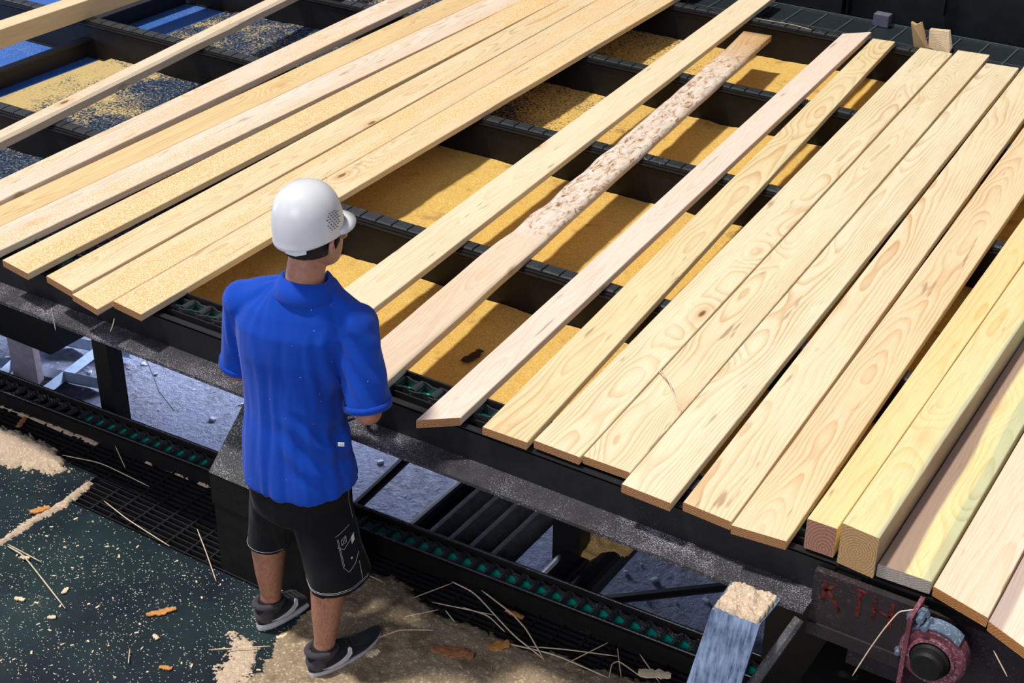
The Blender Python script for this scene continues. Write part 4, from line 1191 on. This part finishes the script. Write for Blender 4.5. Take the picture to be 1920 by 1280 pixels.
pk = dict(l=-.012, r=.095)
stitch(seg((.052, .705), (.060, .60), 6)); stitch(seg((.060, .47), (.064, .405), 4))
stitch(seg((-.015, .585), (.040, .600), 6)); stitch(seg((-.010, .575), (.000, .478), 8)); stitch(seg((-.006, .574), (.004, .480), 8))
stitch(seg((.000, .478), (.018, .455), 4) + seg((.018, .455), (.045, .470), 4) + seg((.045, .470), (.062, .50), 4))
stitch(seg((-.012, .548), (.010, .535), 4) + seg((.010, .535), (.055, .565), 6))
stitch(seg((.004, .568), (.022, .573), 3) + seg((.022, .573), (.022, .555), 2) + seg((.022, .555), (.004, .550), 3) + seg((.004, .550), (.004, .568), 2)); stitch(seg((.004, .568), (.022, .555), 3)); stitch(seg((.004, .550), (.022, .573), 3))
g.build('stitching', M['stitch'], shorts)
def hemline(cx, cy, z, rx, ry, name='hem_stitching'):
    g = MB(); pts = []
    for k in range(41):
        a = math.radians(-180 + 200 * k / 40); d = V(-math.cos(a), -math.sin(a), 0)
        o = L(cx, cy, 0) + V(math.cos(a) * .3, math.sin(a) * .3, z + .10 * math.sin(a) * ry)
        h, n, _, _ = bv.ray_cast(o, d)
        if h: pts.append(h - d * .0012)
    run = []; runs = []
    for p in pts:
        if run and (p - run[-1]).length > .022: runs.append(run); run = []
        run.append(p)
    runs.append(run)
    for run in runs:
        if len(run) > 3: g.tube(run, .0009, 4)
    g.build(name, M['stitch'], shorts)
hemline(-2.530, 2.945, .400, .094, .105); hemline(-2.530, 2.945, .405, .094, .105); hemline(-2.835, 2.985, .400, .084, .09)
# pocket flap raised a little, and the small white tag and eyelet
def patch(poly, name, mat, off, parent, thick=.004):
    g = MB(); P = [srf(u, z, off) for u, z in poly]; Q = [srf(u, z, off - thick) for u, z in poly]; n = len(poly)
    g.poly(P + Q, [tuple(range(n)), tuple(range(2 * n - 1, n - 1, -1))] + [(i, (i + 1) % n, (i + 1) % n + n, i + n) for i in range(n)])
    return g.build(name, mat, parent)
patch([(.040, .558), (.052, .566), (.052, .546), (.040, .538)], 'white_tag', M['white'], .003, shorts, .002)
patch([(.0335 + .0035 * math.cos(a), .495 + .0035 * math.sin(a)) for a in [2 * PI * k / 10 for k in range(10)]], 'eyelet', M['white'], .002, shorts, .001)

# --- shoes and socks
def shoe(an, yaw, label=None):
    a = Vector(an); Mz = Matrix.Rotation(yaw, 3, 'Z')
    base = V(a.x - BX, a.y - BY, 0)
    e = empty('shoe', base); e.parent = root; e.scale = (1.07, 1.07, 1.05); e.rotation_euler = (0, 0, yaw)
    def out(y):   # half width along the foot; heel at y=-.06, toe at y=.225
        u = (y + .062) / .29
        return .0005 + .040 * max(0, math.sin(PI * min(1, max(0, u)) ** .9)) ** .42 * (1 + .18 * max(0, u - .35)) 
    ys = [-.062 + .29 * (1 - math.cos(PI * k / 24)) / 2 for k in range(25)]
    def shoe_rings(z0, z1f, infl, spring=.012):
        R = []
        for y in ys:
            u = (y + .062) / .29; w = out(y) * infl; lift = spring * max(0, u - .7) / .3 + .004 * max(0, .1 - u) / .1; zt = z1f(u); rr = []
            cx = .006 * math.sin(PI * u)
            for k in range(16):
                an_ = 2 * PI * k / 16; c_, s_ = math.cos(an_), math.sin(an_)
                x = cx + w * math.copysign(abs(c_) ** .6, c_); z = (z0 + zt) / 2 + (zt - z0) / 2 * math.copysign(abs(s_) ** .7, s_) + lift
                rr.append(V(x, y, z))
            R.append(rr)
        return R
    g = MB(); g.rings(shoe_rings(0, lambda u: .030 - .006 * u, 1.06)); g.build('sole', M['sole'], e, True)
    g = MB(); g.rings(shoe_rings(.020, lambda u: .092 - .095 * max(0, u - .28) * 1.0 if u < .28 else .092 - .062 * min(1, (u - .28) / .55), .98))
    g.build('upper', M['shoe'], e, True)
    g = MB()                                            # padded ankle collar
    pts = [V(.036 * math.cos(t) , -.008 + .050 * math.sin(t), .094 - .010 * math.sin(t)) for t in [2 * PI * k / 24 for k in range(25)]]
    g.tube(pts, .0105, 10, False); g.build('ankle_collar', M['heel'], e, True)
    g = MB(); g.rings([[V(w * math.cos(t), -.058 + h * -.02 + .030 * (1 + math.sin(t)) * .6, z) for t in [PI + PI * k / 12 for k in range(13)]] for z, w, h in ((.030, .034, 0), (.055, .036, .4), (.085, .035, .2))], closed=False, caps=False)
    g = MB(); g.ball((0, -.030, .060), .036, 1.02, .98, .95, 12); g.build('heel_counter', M['heel'], e, True)
    for s in (-1, 1):                                   # curved tick on each side
        top = [(-.030, .040), (.0, .040), (.03, .046), (.055, .058), (.072, .075)]
        bot = [(.078, .070), (.075, .050), (.055, .036), (.03, .032), (.0, .034)]
        P = []
        for (y, z) in top + bot:
            u = (y + .062) / .29; x = .006 * math.sin(PI * u) + s * (out(y) * .98 * (1.0 - .25 * max(0, (z - .045) / .045)) + .0025)
            P.append(V(x, y, z))
        n = len(P); Q = [p + V(-s * .006, 0, 0) for p in P]
        g = MB(); g.poly(P + Q, [tuple(range(n)), tuple(range(2 * n - 1, n - 1, -1))] + [(i, (i + 1) % n, (i + 1) % n + n, i + n) for i in range(n)]); g.build('side_logo', M['white'], e)
    g = MB()
    for k in range(5):
        y = .045 + k * .020; z = .088 - k * .009; g.tube([V(-.020, y, z - .006), V(0.004, y + .003, z + .004), V(.026, y, z - .006)], .0026, 6)
    g.build('laces', M['shoe'], e, True)
    g = MB(); g.tube([V(0, 0, .07), V(0, .0, .108)], [.040, .0405], 20); g.build('sock', M['shoe'], e, True)
shoe(anR, math.radians(-12)); shoe(anL, math.radians(-6))

# ------------------------------------------------------------------ camera
cam = bpy.data.cameras.new('camera'); co = bpy.data.objects.new('camera', cam); COL.objects.link(co)
cam.sensor_width = 36; cam.lens = 2797 / 1920 * 36; cam.clip_end = 200
R = Matrix(((.8424, -.2767, .4623), (.5387, .4188, -.7310), (.0086, .8649, .5019)))
co.matrix_world = Matrix.Translation(V(0, 0, 3.5)) @ R.to_4x4()
SC.camera = co

# ------------------------------------------------------------------ light
sun = bpy.data.lights.new('sun', 'SUN'); sun.energy = 3.45; sun.angle = math.radians(4.5); sun.color = (1.0, .95, .84)
so = bpy.data.objects.new('sun', sun); COL.objects.link(so)
so.rotation_euler = V(-.29, -.16, 1).to_track_quat('Z', 'Y').to_euler()
ar = bpy.data.lights.new('yard_daylight', 'AREA'); ar.shape = 'RECTANGLE'; ar.size = 5; ar.size_y = 2.2; ar.energy = 330; ar.color = (.42, .60, 1.0)
ao = bpy.data.objects.new('yard_daylight', ar); COL.objects.link(ao); ao.location = (-11.5, 4.6, 1.3)
ao.rotation_euler = V(-1, 0, .35).to_track_quat('Z', 'Y').to_euler()
ar = bpy.data.lights.new('under_table_fill', 'AREA'); ar.shape = 'RECTANGLE'; ar.size = 3; ar.size_y = .5; ar.energy = 290; ar.color = (.70, .78, 1.0)  # unseen fill added below the tray to brighten the gravel
ao = bpy.data.objects.new('under_table_fill', ar); COL.objects.link(ao); ao.location = (-6.0, 6.4, .22)
ao.rotation_euler = V(-.2, 0.9, 1).to_track_quat('Z', 'Y').to_euler()
ar = bpy.data.lights.new('front_fill', 'AREA'); ar.shape = 'RECTANGLE'; ar.size = 4; ar.size_y = 3; ar.energy = 190; ar.color = (.95, .96, 1.0)  # unseen soft fill added behind the camera for rail, channel and man's back
ao = bpy.data.objects.new('front_fill', ar); COL.objects.link(ao); ao.location = (-1.5, -3.5, 4.2)
ao.rotation_euler = (V(-1.5, -3.5, 4.2) - V(-2.4, 3.4, .3)).to_track_quat('Z', 'Y').to_euler()
w = bpy.data.worlds.new('world'); SC.world = w; w.use_nodes = True
bg = w.node_tree.nodes['Background']; bg.inputs[0].default_value = (.80, .82, .98, 1); bg.inputs[1].default_value = .30

SC.view_settings.view_transform = 'Standard'; SC.view_settings.look = 'None'
SC.view_settings.exposure = 0; SC.view_settings.gamma = 1; SC.view_settings.use_curve_mapping = False
